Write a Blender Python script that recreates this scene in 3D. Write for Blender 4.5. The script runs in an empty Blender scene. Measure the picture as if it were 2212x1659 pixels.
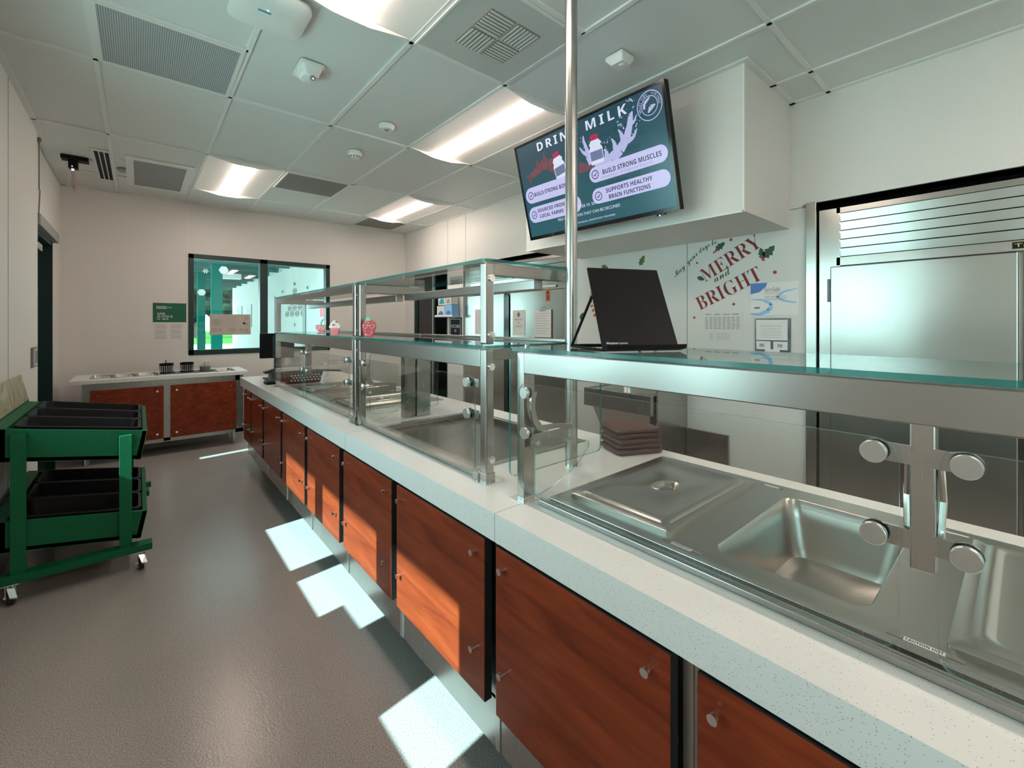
import bpy, bmesh, math, random
from mathutils import Matrix, Vector
random.seed(7)
SC = bpy.context.scene
COL = SC.collection
PI = math.pi
# ------------------------------------------------------------------ camera
EYE = 1.33
YAW = math.atan(806 / 948)
cd = bpy.data.cameras.new('camera'); cam = bpy.data.objects.new('camera', cd); COL.objects.link(cam)
cd.sensor_width = 36; cd.lens = 948 / 2212 * 36; cd.shift_y = -131.5 / 2212; cd.clip_start = 0.02
cam.location = (0, 0, EYE); cam.rotation_euler = (PI / 2, 0, -YAW)
SC.camera = cam
# ------------------------------------------------------------------ view, world, sun
SC.view_settings.view_transform = 'Standard'; SC.view_settings.look = 'None'
SC.view_settings.gamma = 1; SC.view_settings.use_curve_mapping = False
SC.view_settings.exposure = 1.24
cy = SC.cycles
cy.max_bounces = 9; cy.diffuse_bounces = 4; cy.glossy_bounces = 5; cy.transparent_max_bounces = 24
cy.transmission_bounces = 4; cy.sample_clamp_indirect = 6; cy.caustics_reflective = False; cy.caustics_refractive = False
cy.use_denoising = True
W = bpy.data.worlds.new('sky'); SC.world = W; W.use_nodes = True
wn = W.node_tree.nodes; wl = W.node_tree.links
bg = wn['Background']; tc = wn.new('ShaderNodeTexCoord'); sp = wn.new('ShaderNodeSeparateXYZ'); cr = wn.new('ShaderNodeValToRGB')
wl.new(tc.outputs['Generated'], sp.inputs[0]); wl.new(sp.outputs['Z'], cr.inputs[0]); wl.new(cr.outputs[0], bg.inputs[0])
cr.color_ramp.elements[0].color = (0.66, 0.98, 1.0, 1); cr.color_ramp.elements[1].color = (0.48, 0.88, 1.0, 1)
bg.inputs[1].default_value = 3.1
sd = bpy.data.lights.new('sun', 'SUN'); sun = bpy.data.objects.new('sun', sd); COL.objects.link(sun)
sd.energy = 9.0; sd.color = (0.62, 0.98, 1.0); sd.angle = 0.009
sun.rotation_euler = Vector((1, 0.12, -0.756)).to_track_quat('-Z', 'Y').to_euler(); sun.location = (-6, 0, 5)
LAMP = 11.0                        # strength of the ceiling light lenses
LAMP_COL = (1.0, 0.80, 0.70, 1)

# ------------------------------------------------------------------ materials
MATS = {}
def newmat(name):
    m = bpy.data.materials.new(name); m.use_nodes = True; MATS[name] = m
    return m, m.node_tree.nodes, m.node_tree.links, m.node_tree.nodes['Principled BSDF']
def simple(name, col, rough=0.5, metal=0.0, spec=0.5, emit=None, estr=0.0, coat=0.0, bump=0.0, bscale=200.0, var=0.0):
    m, n, l, p = newmat(name)
    p.inputs['Base Color'].default_value = (*col, 1); p.inputs['Roughness'].default_value = rough
    p.inputs['Metallic'].default_value = metal; p.inputs['Specular IOR Level'].default_value = spec
    p.inputs['Coat Weight'].default_value = coat
    if emit: p.inputs['Emission Color'].default_value = (*emit, 1); p.inputs['Emission Strength'].default_value = estr
    t = n.new('ShaderNodeTexCoord')
    nz = n.new('ShaderNodeTexNoise'); nz.inputs['Scale'].default_value = bscale; l.new(t.outputs['Object'], nz.inputs['Vector'])
    if bump:
        b = n.new('ShaderNodeBump'); b.inputs['Strength'].default_value = bump; b.inputs['Distance'].default_value = 0.002
        l.new(nz.outputs['Fac'], b.inputs['Height']); l.new(b.outputs['Normal'], p.inputs['Normal'])
    if var:
        mx = n.new('ShaderNodeMix'); mx.data_type = 'RGBA'
        mx.inputs[6].default_value = (*[c * (1 - var) for c in col], 1); mx.inputs[7].default_value = (*[min(1, c * (1 + var)) for c in col], 1)
        l.new(nz.outputs['Fac'], mx.inputs[0]); l.new(mx.outputs[2], p.inputs['Base Color'])
    return m
def steel(name, col=(0.60, 0.59, 0.56), rough=0.28, stretch=(1, 1, 60), wave=0.0, metal=1.0, grain=0.0):
    m, n, l, p = newmat(name)
    p.inputs['Base Color'].default_value = (*col, 1); p.inputs['Metallic'].default_value = metal
    t = n.new('ShaderNodeTexCoord'); mp = n.new('ShaderNodeMapping'); mp.inputs['Scale'].default_value = stretch
    nz = n.new('ShaderNodeTexNoise'); nz.inputs['Scale'].default_value = 14; nz.inputs['Detail'].default_value = 6
    l.new(t.outputs['Object'], mp.inputs[0]); l.new(mp.outputs[0], nz.inputs['Vector'])
    mr = n.new('ShaderNodeMapRange'); mr.inputs[3].default_value = rough * 0.96; mr.inputs[4].default_value = rough * 1.04
    l.new(nz.outputs['Fac'], mr.inputs[0]); l.new(mr.outputs[0], p.inputs['Roughness'])
    if wave:
        n2 = n.new('ShaderNodeTexNoise'); n2.inputs['Scale'].default_value = 2.2; n2.inputs['Detail'].default_value = 1
        l.new(t.outputs['Object'], n2.inputs['Vector'])
        b2 = n.new('ShaderNodeBump'); b2.inputs['Strength'].default_value = wave; b2.inputs['Distance'].default_value = 0.03
        l.new(n2.outputs['Fac'], b2.inputs['Height']); l.new(b2.outputs['Normal'], p.inputs['Normal'])
    return m
def glassmat(name, tint=(1, 1, 1), ior=1.5, gl=1.0):
    m, n, l, p = newmat(name); n.remove(p); out = n['Material Output']
    tr = n.new('ShaderNodeBsdfTransparent'); tr.inputs[0].default_value = (*tint, 1)
    g = n.new('ShaderNodeBsdfGlossy'); g.inputs['Roughness'].default_value = 0.02
    fr = n.new('ShaderNodeFresnel'); ge = n.new('ShaderNodeNewGeometry'); mr = n.new('ShaderNodeMapRange')
    mr.inputs[3].default_value = ior; mr.inputs[4].default_value = 1 / ior
    l.new(ge.outputs['Backfacing'], mr.inputs[0]); l.new(mr.outputs[0], fr.inputs['IOR'])
    mu = n.new('ShaderNodeMath'); mu.operation = 'MULTIPLY'; mu.inputs[1].default_value = gl
    l.new(fr.outputs[0], mu.inputs[0])
    mx = n.new('ShaderNodeMixShader'); l.new(mu.outputs[0], mx.inputs[0]); l.new(tr.outputs[0], mx.inputs[1]); l.new(g.outputs[0], mx.inputs[2])
    l.new(mx.outputs[0], out.inputs[0]); return m
glassmat('glass', (0.965, 0.985, 0.975))
glassmat('clear_film', (0.93, 0.95, 0.95), gl=0.8)
# green cut edge of the glass: partly see-through
m, n, l, p = newmat('glass_edge')
p.inputs['Base Color'].default_value = (0.01, 0.16, 0.15, 1); p.inputs['Roughness'].default_value = 0.12
tr = n.new('ShaderNodeBsdfTransparent'); tr.inputs[0].default_value = (0.45, 0.85, 0.8, 1); mx = n.new('ShaderNodeMixShader'); mx.inputs[0].default_value = 0.62
l.new(tr.outputs[0], mx.inputs[1]); l.new(p.outputs[0], mx.inputs[2]); l.new(mx.outputs[0], n['Material Output'].inputs[0])

m, n, l, p = newmat('glass_edge_thin')
p.inputs['Base Color'].default_value = (0.18, 0.36, 0.33, 1); p.inputs['Roughness'].default_value = 0.12
tr = n.new('ShaderNodeBsdfTransparent'); tr.inputs[0].default_value = (0.75, 0.92, 0.88, 1); mx = n.new('ShaderNodeMixShader'); mx.inputs[0].default_value = 0.45
l.new(tr.outputs[0], mx.inputs[1]); l.new(p.outputs[0], mx.inputs[2]); l.new(mx.outputs[0], n['Material Output'].inputs[0])
def wallmat(name, col, bump):
    m, n, l, p = newmat(name)
    t = n.new('ShaderNodeTexCoord'); nz = n.new('ShaderNodeTexNoise'); nz.inputs['Scale'].default_value = 90; nz.inputs['Detail'].default_value = 3
    l.new(t.outputs['Object'], nz.inputs['Vector'])
    b = n.new('ShaderNodeBump'); b.inputs['Strength'].default_value = bump; b.inputs['Distance'].default_value = 0.003
    l.new(nz.outputs['Fac'], b.inputs['Height']); l.new(b.outputs['Normal'], p.inputs['Normal'])
    n2 = n.new('ShaderNodeTexNoise'); n2.inputs['Scale'].default_value = 1.2; l.new(t.outputs['Object'], n2.inputs['Vector'])
    mx = n.new('ShaderNodeMix'); mx.data_type = 'RGBA'; mx.inputs[6].default_value = (*[c * .96 for c in col], 1); mx.inputs[7].default_value = (*[c * 1.02 for c in col], 1)
    l.new(n2.outputs['Fac'], mx.inputs[0]); l.new(mx.outputs[2], p.inputs['Base Color'])
    p.inputs['Roughness'].default_value = 0.42
    return m
wallmat('wall_white', (0.74, 0.72, 0.68), 0.35)
wallmat('tile_white', (0.74, 0.75, 0.72), 0.08)
simple('grid_white', (0.80, 0.80, 0.77), 0.4)
# floor: speckled grey resin
m, n, l, p = newmat('floor_resin')
t = n.new('ShaderNodeTexCoord'); nz = n.new('ShaderNodeTexNoise'); nz.inputs['Scale'].default_value = 260; nz.inputs['Detail'].default_value = 4; nz.inputs['Roughness'].default_value = 0.7
l.new(t.outputs['Object'], nz.inputs['Vector']); cr = n.new('ShaderNodeValToRGB'); l.new(nz.outputs['Fac'], cr.inputs[0])
e = cr.color_ramp.elements; e[0].position = 0.34; e[0].color = (0.14, 0.13, 0.125, 1); e[1].position = 0.62; e[1].color = (0.50, 0.475, 0.45, 1)
x = cr.color_ramp.elements.new(0.46); x.color = (0.33, 0.31, 0.295, 1)
n2 = n.new('ShaderNodeTexNoise'); n2.inputs['Scale'].default_value = 2.0; l.new(t.outputs['Object'], n2.inputs['Vector'])
mr = n.new('ShaderNodeMapRange'); mr.inputs[3].default_value = 0.88; mr.inputs[4].default_value = 1.1; l.new(n2.outputs['Fac'], mr.inputs[0])
mx = n.new('ShaderNodeVectorMath'); mx.operation = 'SCALE'; l.new(cr.outputs[0], mx.inputs[0]); l.new(mr.outputs[0], mx.inputs['Scale']); l.new(mx.outputs[0], p.inputs['Base Color'])
p.inputs['Roughness'].default_value = 0.25
n3 = n.new('ShaderNodeTexNoise'); n3.inputs['Scale'].default_value = 120; n3.inputs['Detail'].default_value = 1; l.new(t.outputs['Object'], n3.inputs['Vector']); b = n.new('ShaderNodeBump'); b.inputs['Strength'].default_value = 0.35; b.inputs['Distance'].default_value = 0.0012; l.new(n3.outputs['Fac'], b.inputs['Height']); l.new(b.outputs['Normal'], p.inputs['Normal'])
# cherry laminate
m, n, l, p = newmat('cherry')
t = n.new('ShaderNodeTexCoord'); mp = n.new('ShaderNodeMapping'); mp.inputs['Scale'].default_value = (6, 1.0, 9); mp.inputs['Rotation'].default_value = (0.22, 0, 0)
l.new(t.outputs['Object'], mp.inputs[0]); nz = n.new('ShaderNodeTexNoise'); nz.inputs['Scale'].default_value = 2.6; nz.inputs['Detail'].default_value = 9; nz.inputs['Roughness'].default_value = 0.62; nz.inputs['Distortion'].default_value = 0.8
l.new(mp.outputs[0], nz.inputs['Vector']); cr = n.new('ShaderNodeValToRGB'); l.new(nz.outputs['Fac'], cr.inputs[0])
e = cr.color_ramp.elements; e[0].position = 0.30; e[0].color = (0.13, 0.017, 0.006, 1); e[1].position = 0.72; e[1].color = (0.31, 0.052, 0.014, 1)
x = cr.color_ramp.elements.new(0.5); x.color = (0.22, 0.032, 0.010, 1)
l.new(cr.outputs[0], p.inputs['Base Color']); p.inputs['Roughness'].default_value = 0.33; p.inputs['Specular IOR Level'].default_value = 0.3
# white quartz with flecks
m, n, l, p = newmat('quartz')
t = n.new('ShaderNodeTexCoord'); v = n.new('ShaderNodeTexVoronoi'); v.inputs['Scale'].default_value = 290; l.new(t.outputs['Object'], v.inputs['Vector'])
sx = n.new('ShaderNodeSeparateColor'); l.new(v.outputs['Color'], sx.inputs[0])
lt = n.new('ShaderNodeMath'); lt.operation = 'LESS_THAN'; lt.inputs[1].default_value = 0.26; l.new(v.outputs['Distance'], lt.inputs[0])
gt = n.new('ShaderNodeMath'); gt.operation = 'LESS_THAN'; gt.inputs[1].default_value = 0.13; l.new(sx.outputs[0], gt.inputs[0])
an = n.new('ShaderNodeMath'); an.operation = 'MULTIPLY'; l.new(lt.outputs[0], an.inputs[0]); l.new(gt.outputs[0], an.inputs[1])
mx = n.new('ShaderNodeMix'); mx.data_type = 'RGBA'; mx.inputs[6].default_value = (0.80, 0.79, 0.76, 1); mx.inputs[7].default_value = (0.42, 0.41, 0.38, 1)
l.new(an.outputs[0], mx.inputs[0]); l.new(mx.outputs[2], p.inputs['Base Color']); p.inputs['Roughness'].default_value = 0.22
steel('steel', (0.45, 0.44, 0.42), 0.27, (30, 30, 1))
steel('steel_h', (0.38, 0.37, 0.35), 0.30, (30, 1, 30))
steel('steel_pan', (0.46, 0.45, 0.42), 0.30, (3, 3, 3))
steel('steel_fridge', (0.44, 0.44, 0.41), 0.24, (30, 1, 30), wave=0.20)
steel('steel_dark', (0.30, 0.29, 0.27), 0.22, (1, 1, 1), wave=0.2)
steel('aluminium', (0.55, 0.55, 0.53), 0.32, (1, 1, 20))
simple('chrome', (0.82, 0.82, 0.80), 0.10, 1.0)
simple('black_edge', (0.012, 0.014, 0.015), 0.45)
simple('black_plastic', (0.003, 0.003, 0.004), 0.5, spec=0.18)
simple('black_gloss', (0.006, 0.006, 0.008), 0.14)
simple('black_void', (0.004, 0.004, 0.004), 0.8)
simple('dark_gap', (0.015, 0.016, 0.016), 0.7)
simple('green_frame', (0.004, 0.028, 0.024), 0.35)
simple('green_door', (0.004, 0.030, 0.026), 0.28)
simple('cart_green', (0.002, 0.105, 0.042), 0.55, spec=0.25, bump=0.4, bscale=60, var=0.12)
simple('white_plastic', (0.80, 0.80, 0.77), 0.35)
simple('grey_plastic', (0.045, 0.047, 0.048), 0.42)
simple('smoke_grey', (0.20, 0.20, 0.20), 0.4)
m, n, l, p = newmat('snow_paper')
p.inputs['Base Color'].default_value = (0.85, 0.86, 0.85, 1); tl = n.new('ShaderNodeBsdfTranslucent'); tl.inputs[0].default_value = (0.85, 0.88, 0.88, 1); mx = n.new('ShaderNodeMixShader'); mx.inputs[0].default_value = 0.6
l.new(p.outputs[0], mx.inputs[1]); l.new(tl.outputs[0], mx.inputs[2]); l.new(mx.outputs[0], n['Material Output'].inputs[0])
simple('paper', (0.72, 0.71, 0.68), 0.7)
simple('paper_beige', (0.52, 0.46, 0.40), 0.7)
simple('ink_grey', (0.22, 0.20, 0.19), 0.8)
simple('ink_light', (0.42, 0.38, 0.35), 0.8)
simple('ink_black', (0.02, 0.02, 0.022), 0.7)
simple('poster_green', (0.004, 0.11, 0.055), 0.5)
simple('white_ink', (0.80, 0.80, 0.78), 0.6)
simple('decal_red', (0.24, 0.020, 0.018), 0.6, var=0.15, bscale=40)
simple('decal_dot', (0.36, 0.03, 0.03), 0.5)
simple('decal_green', (0.006, 0.055, 0.045), 0.5)
simple('leaf_green', (0.02, 0.085, 0.035), 0.5, var=0.4, bscale=30)
simple('leaf_olive', (0.10, 0.15, 0.03), 0.5, var=0.4, bscale=30)
simple('candy_red', (0.42, 0.10, 0.05), 0.5)
simple('candy_cream', (0.78, 0.66, 0.50), 0.5)
simple('towel_brown', (0.095, 0.052, 0.042), 0.95, bump=1.0, bscale=120, var=0.35)
simple('blue_print', (0.05, 0.16, 0.50), 0.35)
simple('sky_blue_print', (0.25, 0.50, 0.80), 0.35)
simple('teal_print', (0.02, 0.32, 0.34), 0.4)
simple('berry_red', (0.55, 0.020, 0.035), 0.4)
simple('berry_pink', (0.75, 0.14, 0.16), 0.45)
simple('cream', (0.78, 0.66, 0.60), 0.6)
simple('mint', (0.20, 0.55, 0.40), 0.5)
simple('orange_label', (0.55, 0.12, 0.03), 0.5)
simple('gold', (0.55, 0.42, 0.12), 0.35, 0.8)
simple('rubber', (0.02, 0.02, 0.02), 0.7)
simple('wood_brown', (0.16, 0.07, 0.045), 0.4)
simple('shell_grey', (0.30, 0.30, 0.29), 0.55)
simple('grille_brown', (0.24, 0.225, 0.20), 0.6)
# perforated grille: tiny holes
def perfmat(name, col, dark, sc):
    m, n, l, p = newmat(name)
    t = n.new('ShaderNodeTexCoord'); v = n.new('ShaderNodeTexVoronoi'); v.inputs['Scale'].default_value = sc; v.inputs['Randomness'].default_value = 0.0
    l.new(t.outputs['Object'], v.inputs['Vector']); lt = n.new('ShaderNodeMath'); lt.operation = 'LESS_THAN'; lt.inputs[1].default_value = 0.36
    l.new(v.outputs['Distance'], lt.inputs[0]); mx = n.new('ShaderNodeMix'); mx.data_type = 'RGBA'
    mx.inputs[6].default_value = (*col, 1); mx.inputs[7].default_value = (*dark, 1)
    l.new(lt.outputs[0], mx.inputs[0]); l.new(mx.outputs[2], p.inputs['Base Color']); p.inputs['Roughness'].default_value = 0.5
perfmat('perforated', (0.52, 0.53, 0.53), (0.04, 0.045, 0.05), 115)
perfmat('perforated_fine', (0.72, 0.72, 0.68), (0.34, 0.34, 0.32), 130)
simple('lamp_lens', (0.9, 0.85, 0.8), 0.4, emit=LAMP_COL[:3], estr=LAMP)
simple('lamp_house', (0.86, 0.84, 0.80), 0.45)
# screen colours: the screen itself gives off light
def emis(name, col, s):
    return simple(name, tuple(c * 0.1 for c in col), 0.25, emit=col, estr=s * 0.42)
m, n, l, p = newmat('screen_teal')
t = n.new('ShaderNodeTexCoord'); sp = n.new('ShaderNodeSeparateXYZ'); l.new(t.outputs['Generated'], sp.inputs[0])
cr = n.new('ShaderNodeValToRGB'); l.new(sp.outputs['Y'], cr.inputs[0]); cr.color_ramp.elements[0].color = (0.012, 0.085, 0.11, 1); cr.color_ramp.elements[1].color = (0.006, 0.052, 0.075, 1)
cr.color_ramp.elements[0].position = 0.2
l.new(cr.outputs[0], p.inputs['Emission Color']); p.inputs['Emission Strength'].default_value = 0.45
p.inputs['Base Color'].default_value = (0.01, 0.01, 0.012, 1); p.inputs['Roughness'].default_value = 0.22
emis('screen_lilac', (0.50, 0.50, 0.78), 1.0); emis('screen_white', (0.62, 0.66, 0.82), 1.0); emis('screen_navy', (0.010, 0.016, 0.06), 1.0)
emis('screen_milk', (0.42, 0.44, 0.70), 1.0); emis('screen_choc', (0.15, 0.060, 0.075), 1.0); emis('screen_red', (0.38, 0.02, 0.07), 1.0)
emis('screen_ghost', (0.008, 0.045, 0.065), 1.0); emis('screen_ghost_l', (0.33, 0.32, 0.55), 1.0); emis('screen_grey', (0.13, 0.17, 0.30), 1.0)
emis('led_blue', (0.3, 0.5, 1.0), 6.0); emis('led_white', (0.8, 0.9, 1.0), 8.0)
simple('ext_concrete', (0.62, 0.62, 0.58), 0.8, var=0.1, bscale=3)
simple('ext_grass', (0.035, 0.11, 0.015), 0.95, spec=0.05, var=0.5, bscale=6)
simple('ext_wall', (0.48, 0.50, 0.47), 0.9, spec=0.1, var=0.05, bscale=3)
simple('ext_teal', (0.007, 0.16, 0.125), 0.9, spec=0.05)
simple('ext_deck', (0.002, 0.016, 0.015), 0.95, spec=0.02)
simple('ext_beam', (0.07, 0.17, 0.155), 0.9, spec=0.05)
simple('ext_dark', (0.03, 0.05, 0.05), 0.4)
simple('foliage', (0.008, 0.022, 0.014), 0.95, spec=0.05, var=0.6, bscale=2)
simple('bark', (0.10, 0.07, 0.05), 0.9)

# ------------------------------------------------------------------ mesh builder
class MB:
    def __init__(s): s.v = []; s.f = []; s.mi = []; s.M = Matrix.Identity(4)
    def add(s, vs, fs, mi=0):
        o = len(s.v); s.v += [tuple(s.M @ Vector(q)) for q in vs]; s.f += [tuple(i + o for i in f) for f in fs]
        s.mi += (mi if isinstance(mi, list) else [mi] * len(fs)); return s
    def box(s, x0, x1, y0, y1, z0, z1, mi=0):
        if x0 > x1: x0, x1 = x1, x0
        if y0 > y1: y0, y1 = y1, y0
        if z0 > z1: z0, z1 = z1, z0
        return s.add([(x0,y0,z0),(x1,y0,z0),(x1,y1,z0),(x0,y1,z0),(x0,y0,z1),(x1,y0,z1),(x1,y1,z1),(x0,y1,z1)],
                     [(0,3,2,1),(4,5,6,7),(0,1,5,4),(1,2,6,5),(2,3,7,6),(3,0,4,7)], mi)
    def quad(s, a, b, c, d, mi=0): return s.add([a, b, c, d], [(0, 1, 2, 3)], mi)
    def prism(s, loop, off, side_mi=0, cap_mi=0):
        n = len(loop); off = Vector(off)
        vs = [Vector(q) for q in loop] + [Vector(q) + off for q in loop]
        nrm = Vector((0, 0, 0))
        for i in range(n): nrm += vs[i].cross(vs[(i + 1) % n])
        if nrm.dot(off) > 0: vs = vs[:n][::-1] + vs[n:][::-1]
        fs = [tuple(range(n)), tuple(range(2 * n - 1, n - 1, -1))]; mi = [cap_mi, cap_mi]
        for i in range(n):
            j = (i + 1) % n; fs.append((i, i + n, j + n, j)); mi.append(side_mi)
        return s.add(vs, fs, mi)
    def cyl(s, a, b, r, seg=20, r2=None, mi=0, cap=True):
        a = Vector(a); b = Vector(b); d = (b - a).normalized(); r2 = r if r2 is None else r2
        u = d.orthogonal().normalized(); w = d.cross(u)
        vs = []
        for c, q in ((a, r), (b, r2)):
            for i in range(seg):
                t = 2 * PI * i / seg; vs.append(c + u * (math.cos(t) * q) + w * (math.sin(t) * q))
        fs = [(i, (i + 1) % seg, seg + (i + 1) % seg, seg + i) for i in range(seg)]
        if cap: fs += [tuple(range(seg - 1, -1, -1)), tuple(range(seg, 2 * seg))]
        return s.add(vs, fs, mi)
    def tube(s, pts, r, seg=8, mi=0):
        for i in range(len(pts) - 1): s.cyl(pts[i], pts[i + 1], r, seg, mi=mi)
        return s
    def loft(s, loops, cap0=False, cap1=True, mi=0, flip=False):
        n = len(loops[0]); vs = [q for L in loops for q in L]; fs = []
        for k in range(len(loops) - 1):
            for i in range(n):
                j = (i + 1) % n; fs.append((k*n+i, k*n+j, (k+1)*n+j, (k+1)*n+i))
        if cap1: fs.append(tuple(range((len(loops)-1)*n, len(loops)*n)))
        if cap0: fs.append(tuple(range(n - 1, -1, -1)))
        if flip: fs = [f[::-1] for f in fs]
        return s.add(vs, fs, mi)
    def sphere(s, c, r, seg=14, rings=8, sc=(1, 1, 1), mi=0):
        L = []
        for k in range(1, rings):
            t = PI * k / rings
            L.append([(c[0] + r*sc[0]*math.sin(t)*math.cos(2*PI*i/seg), c[1] + r*sc[1]*math.sin(t)*math.sin(2*PI*i/seg), c[2] - r*sc[2]*math.cos(t)) for i in range(seg)])
        return s.loft(L, True, True, mi)
    def build(s, name, mat, parent=None, bev=0.0, smooth=False, seg=2):
        me = bpy.data.meshes.new(name)
        off = Vector(parent.get('_o', (0, 0, 0))) if parent else Vector((0, 0, 0))
        me.from_pydata([tuple(Vector(q) - off) for q in s.v], [], s.f)
        for m_ in (mat if isinstance(mat, (list, tuple)) else [mat]): me.materials.append(MATS[m_])
        me.polygons.foreach_set('material_index', s.mi)
        if smooth:
            bm = bmesh.new(); bm.from_mesh(me); bmesh.ops.remove_doubles(bm, verts=bm.verts, dist=1e-6)
            for f in bm.faces: f.smooth = True
            for e_ in bm.edges:
                if len(e_.link_faces) == 2 and e_.calc_face_angle(0) > math.radians(38): e_.smooth = False
            bm.to_mesh(me); bm.free()
        me.update()
        o = bpy.data.objects.new(name, me); COL.objects.link(o)
        if parent: o.parent = parent; o['_o'] = tuple(off)
        if bev:
            b_ = o.modifiers.new('bevel', 'BEVEL'); b_.width = bev; b_.segments = seg; b_.limit_method = 'ANGLE'; b_.angle_limit = math.radians(50)
        return o
def B(*a, mi=0): return MB().box(*a, mi=mi)
def tag(o, label, cat, group=None, kind=None):
    if label: o['label'] = label
    if cat: o['category'] = cat
    if group: o['group'] = group
    if kind: o['kind'] = kind
    return o
def T(name, label, cat, loc, group=None, kind=None):
    o = bpy.data.objects.new(name, None); COL.objects.link(o); o.location = loc; o.empty_display_size = 0.05
    o['_o'] = tuple(loc); return tag(o, label, cat, group, kind)
def ST(mb, name, mat, **k):
    o = mb.build(name, mat, **k); o['kind'] = 'structure'; return o
def dup(root, loc, label=None):
    r = root.copy(); COL.objects.link(r); r.location = loc
    if label: r['label'] = label
    for ch in root.children:
        c = ch.copy(); COL.objects.link(c); c.parent = r
        for g in ch.children:
            d = g.copy(); COL.objects.link(d); d.parent = c
    return r
def frame(O, U, V):
    U = Vector(U).normalized(); V = Vector(V).normalized(); N = U.cross(V)
    return Matrix(((U.x, V.x, N.x, O[0]), (U.y, V.y, N.y, O[1]), (U.z, V.z, N.z, O[2]), (0, 0, 0, 1)))
def rot2(a): return Matrix.Rotation(a, 4, 'Z')
_tx = {}
def text(mb, s, x, y, h, w=None, align='L', rot=0.0, z=0.0, mi=0, thick=0.0, spacing=1.0, slant=0.0):
    """append lettering to mb in its frame: cap height h, optional total width w"""
    key = (s, thick, spacing)
    if key not in _tx:
        c = bpy.data.curves.new('t', 'FONT'); c.body = s; c.offset = thick; c.space_character = spacing; c.resolution_u = 4
        o = bpy.data.objects.new('t', c); COL.objects.link(o)
        dg = bpy.context.evaluated_depsgraph_get(); me = bpy.data.meshes.new_from_object(o.evaluated_get(dg))
        _tx[key] = ([tuple(v.co) for v in me.vertices], [tuple(p_.vertices) for p_ in me.polygons])
        bpy.data.objects.remove(o); bpy.data.curves.remove(c); bpy.data.meshes.remove(me)
    vs, fs = _tx[key]
    if not vs: return
    x0 = min(v[0] for v in vs); x1 = max(v[0] for v in vs)
    k = h / 0.70; kx = k if w is None else w / max(1e-6, x1 - x0)
    ww = (x1 - x0) * kx; ox = 0 if align == 'L' else (-ww / 2 if align == 'C' else -ww)
    R = Matrix.Translation((x, y, z)) @ rot2(rot)
    mb.add([tuple(R @ Vector(((v[0] - x0) * kx + ox + slant * v[1] * k, v[1] * k, 0))) for v in vs], fs, mi)
def bold(s):
    o = ''
    for ch in s: o += chr(0x1D400 + ord(ch) - 65) if 'A' <= ch <= 'Z' else (chr(0x1D41A + ord(ch) - 97) if 'a' <= ch <= 'z' else ch)
    return o
def sbold(s):
    o = ''
    for ch in s: o += chr(0x1D5D4 + ord(ch) - 65) if 'A' <= ch <= 'Z' else (chr(0x1D5EE + ord(ch) - 97) if 'a' <= ch <= 'z' else ch)
    return o
def script(s):
    o = ''
    for ch in s: o += chr(0x1D4D0 + ord(ch) - 65) if 'A' <= ch <= 'Z' else (chr(0x1D4EA + ord(ch) - 97) if 'a' <= ch <= 'z' else ch)
    return o
def rr(cx, cy, hx, hy, r, z, k=6):
    L = []
    for qx, qy, a0 in ((1, 1, 0), (-1, 1, PI/2), (-1, -1, PI), (1, -1, 3*PI/2)):
        for i in range(k + 1):
            a = a0 + PI/2 * i / k; L.append((cx + qx*(hx - r) + r*math.cos(a), cy + qy*(hy - r) + r*math.sin(a), z))
    return L
def circ(cx, cy, rx, ry, z, k=6):
    L = []
    for a0 in (0, PI/2, PI, 3*PI/2):
        for i in range(k + 1):
            a = a0 + PI/2 * (i + 0.02) / (k + 0.04) * 0.98 + 0.01; L.append((cx + rx*math.cos(a), cy + ry*math.sin(a), z))
    return L
def plate_hole(mb, x0, x1, y0, y1, hole, z, mi=0):
    """flat plate with a rounded hole (hole loop from rr)"""
    cx = sum(q[0] for q in hole) / len(hole); cy_ = sum(q[1] for q in hole) / len(hole)
    hx = max(q[0] for q in hole) - cx; hy = max(q[1] for q in hole) - cy_
    out = []
    n_ = len(hole); k = n_ // 4
    for i, q in enumerate(hole):
        c = i // k; j = i % k
        corner = [(x1, y1), (x0, y1), (x0, y0), (x1, y0)][c]
        # first half of the arc slides along one side, second half along the other
        if j < k / 2 - 0.5:
            t_ = j / ((k - 1) / 2)
            if c == 0: p_ = (x1, q[1] + (y1 - q[1]) * t_)
            elif c == 1: p_ = (q[0] + (x0 - q[0]) * t_, y1)
            elif c == 2: p_ = (x0, q[1] + (y0 - q[1]) * t_)
            else: p_ = (q[0] + (x1 - q[0]) * t_, y0)
        elif j > (k - 1) / 2:
            t_ = 1 - (j - (k - 1) / 2) / ((k - 1) / 2)
            if c == 0: p_ = (q[0] + (x1 - q[0]) * t_, y1)
            elif c == 1: p_ = (x0, q[1] + (y1 - q[1]) * t_)
            elif c == 2: p_ = (q[0] + (x0 - q[0]) * t_, y0)
            else: p_ = (x1, q[1] + (y0 - q[1]) * t_)
        else: p_ = corner
        out.append((p_[0], p_[1], z))
    mb.loft([out, hole], cap1=False, mi=mi)
def rrect2(u0, u1, v0, v1, r, k=5, corners=(1, 1, 1, 1)):
    """rounded rectangle outline in a plane, corners ccw from (u1,v1)"""
    L = []
    for (qu, qv, a0), on in zip(((u1, v1, 0), (u0, v1, PI/2), (u0, v0, PI), (u1, v0, 3*PI/2)), corners):
        if not on: L.append((qu, qv)); continue
        cu = qu - r if qu == u1 else qu + r; cv = qv - r if qv == v1 else qv + r
        for i in range(k + 1):
            a = a0 + PI/2 * i / k; L.append((cu + r*math.cos(a), cv + r*math.sin(a)))
    return L
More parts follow.
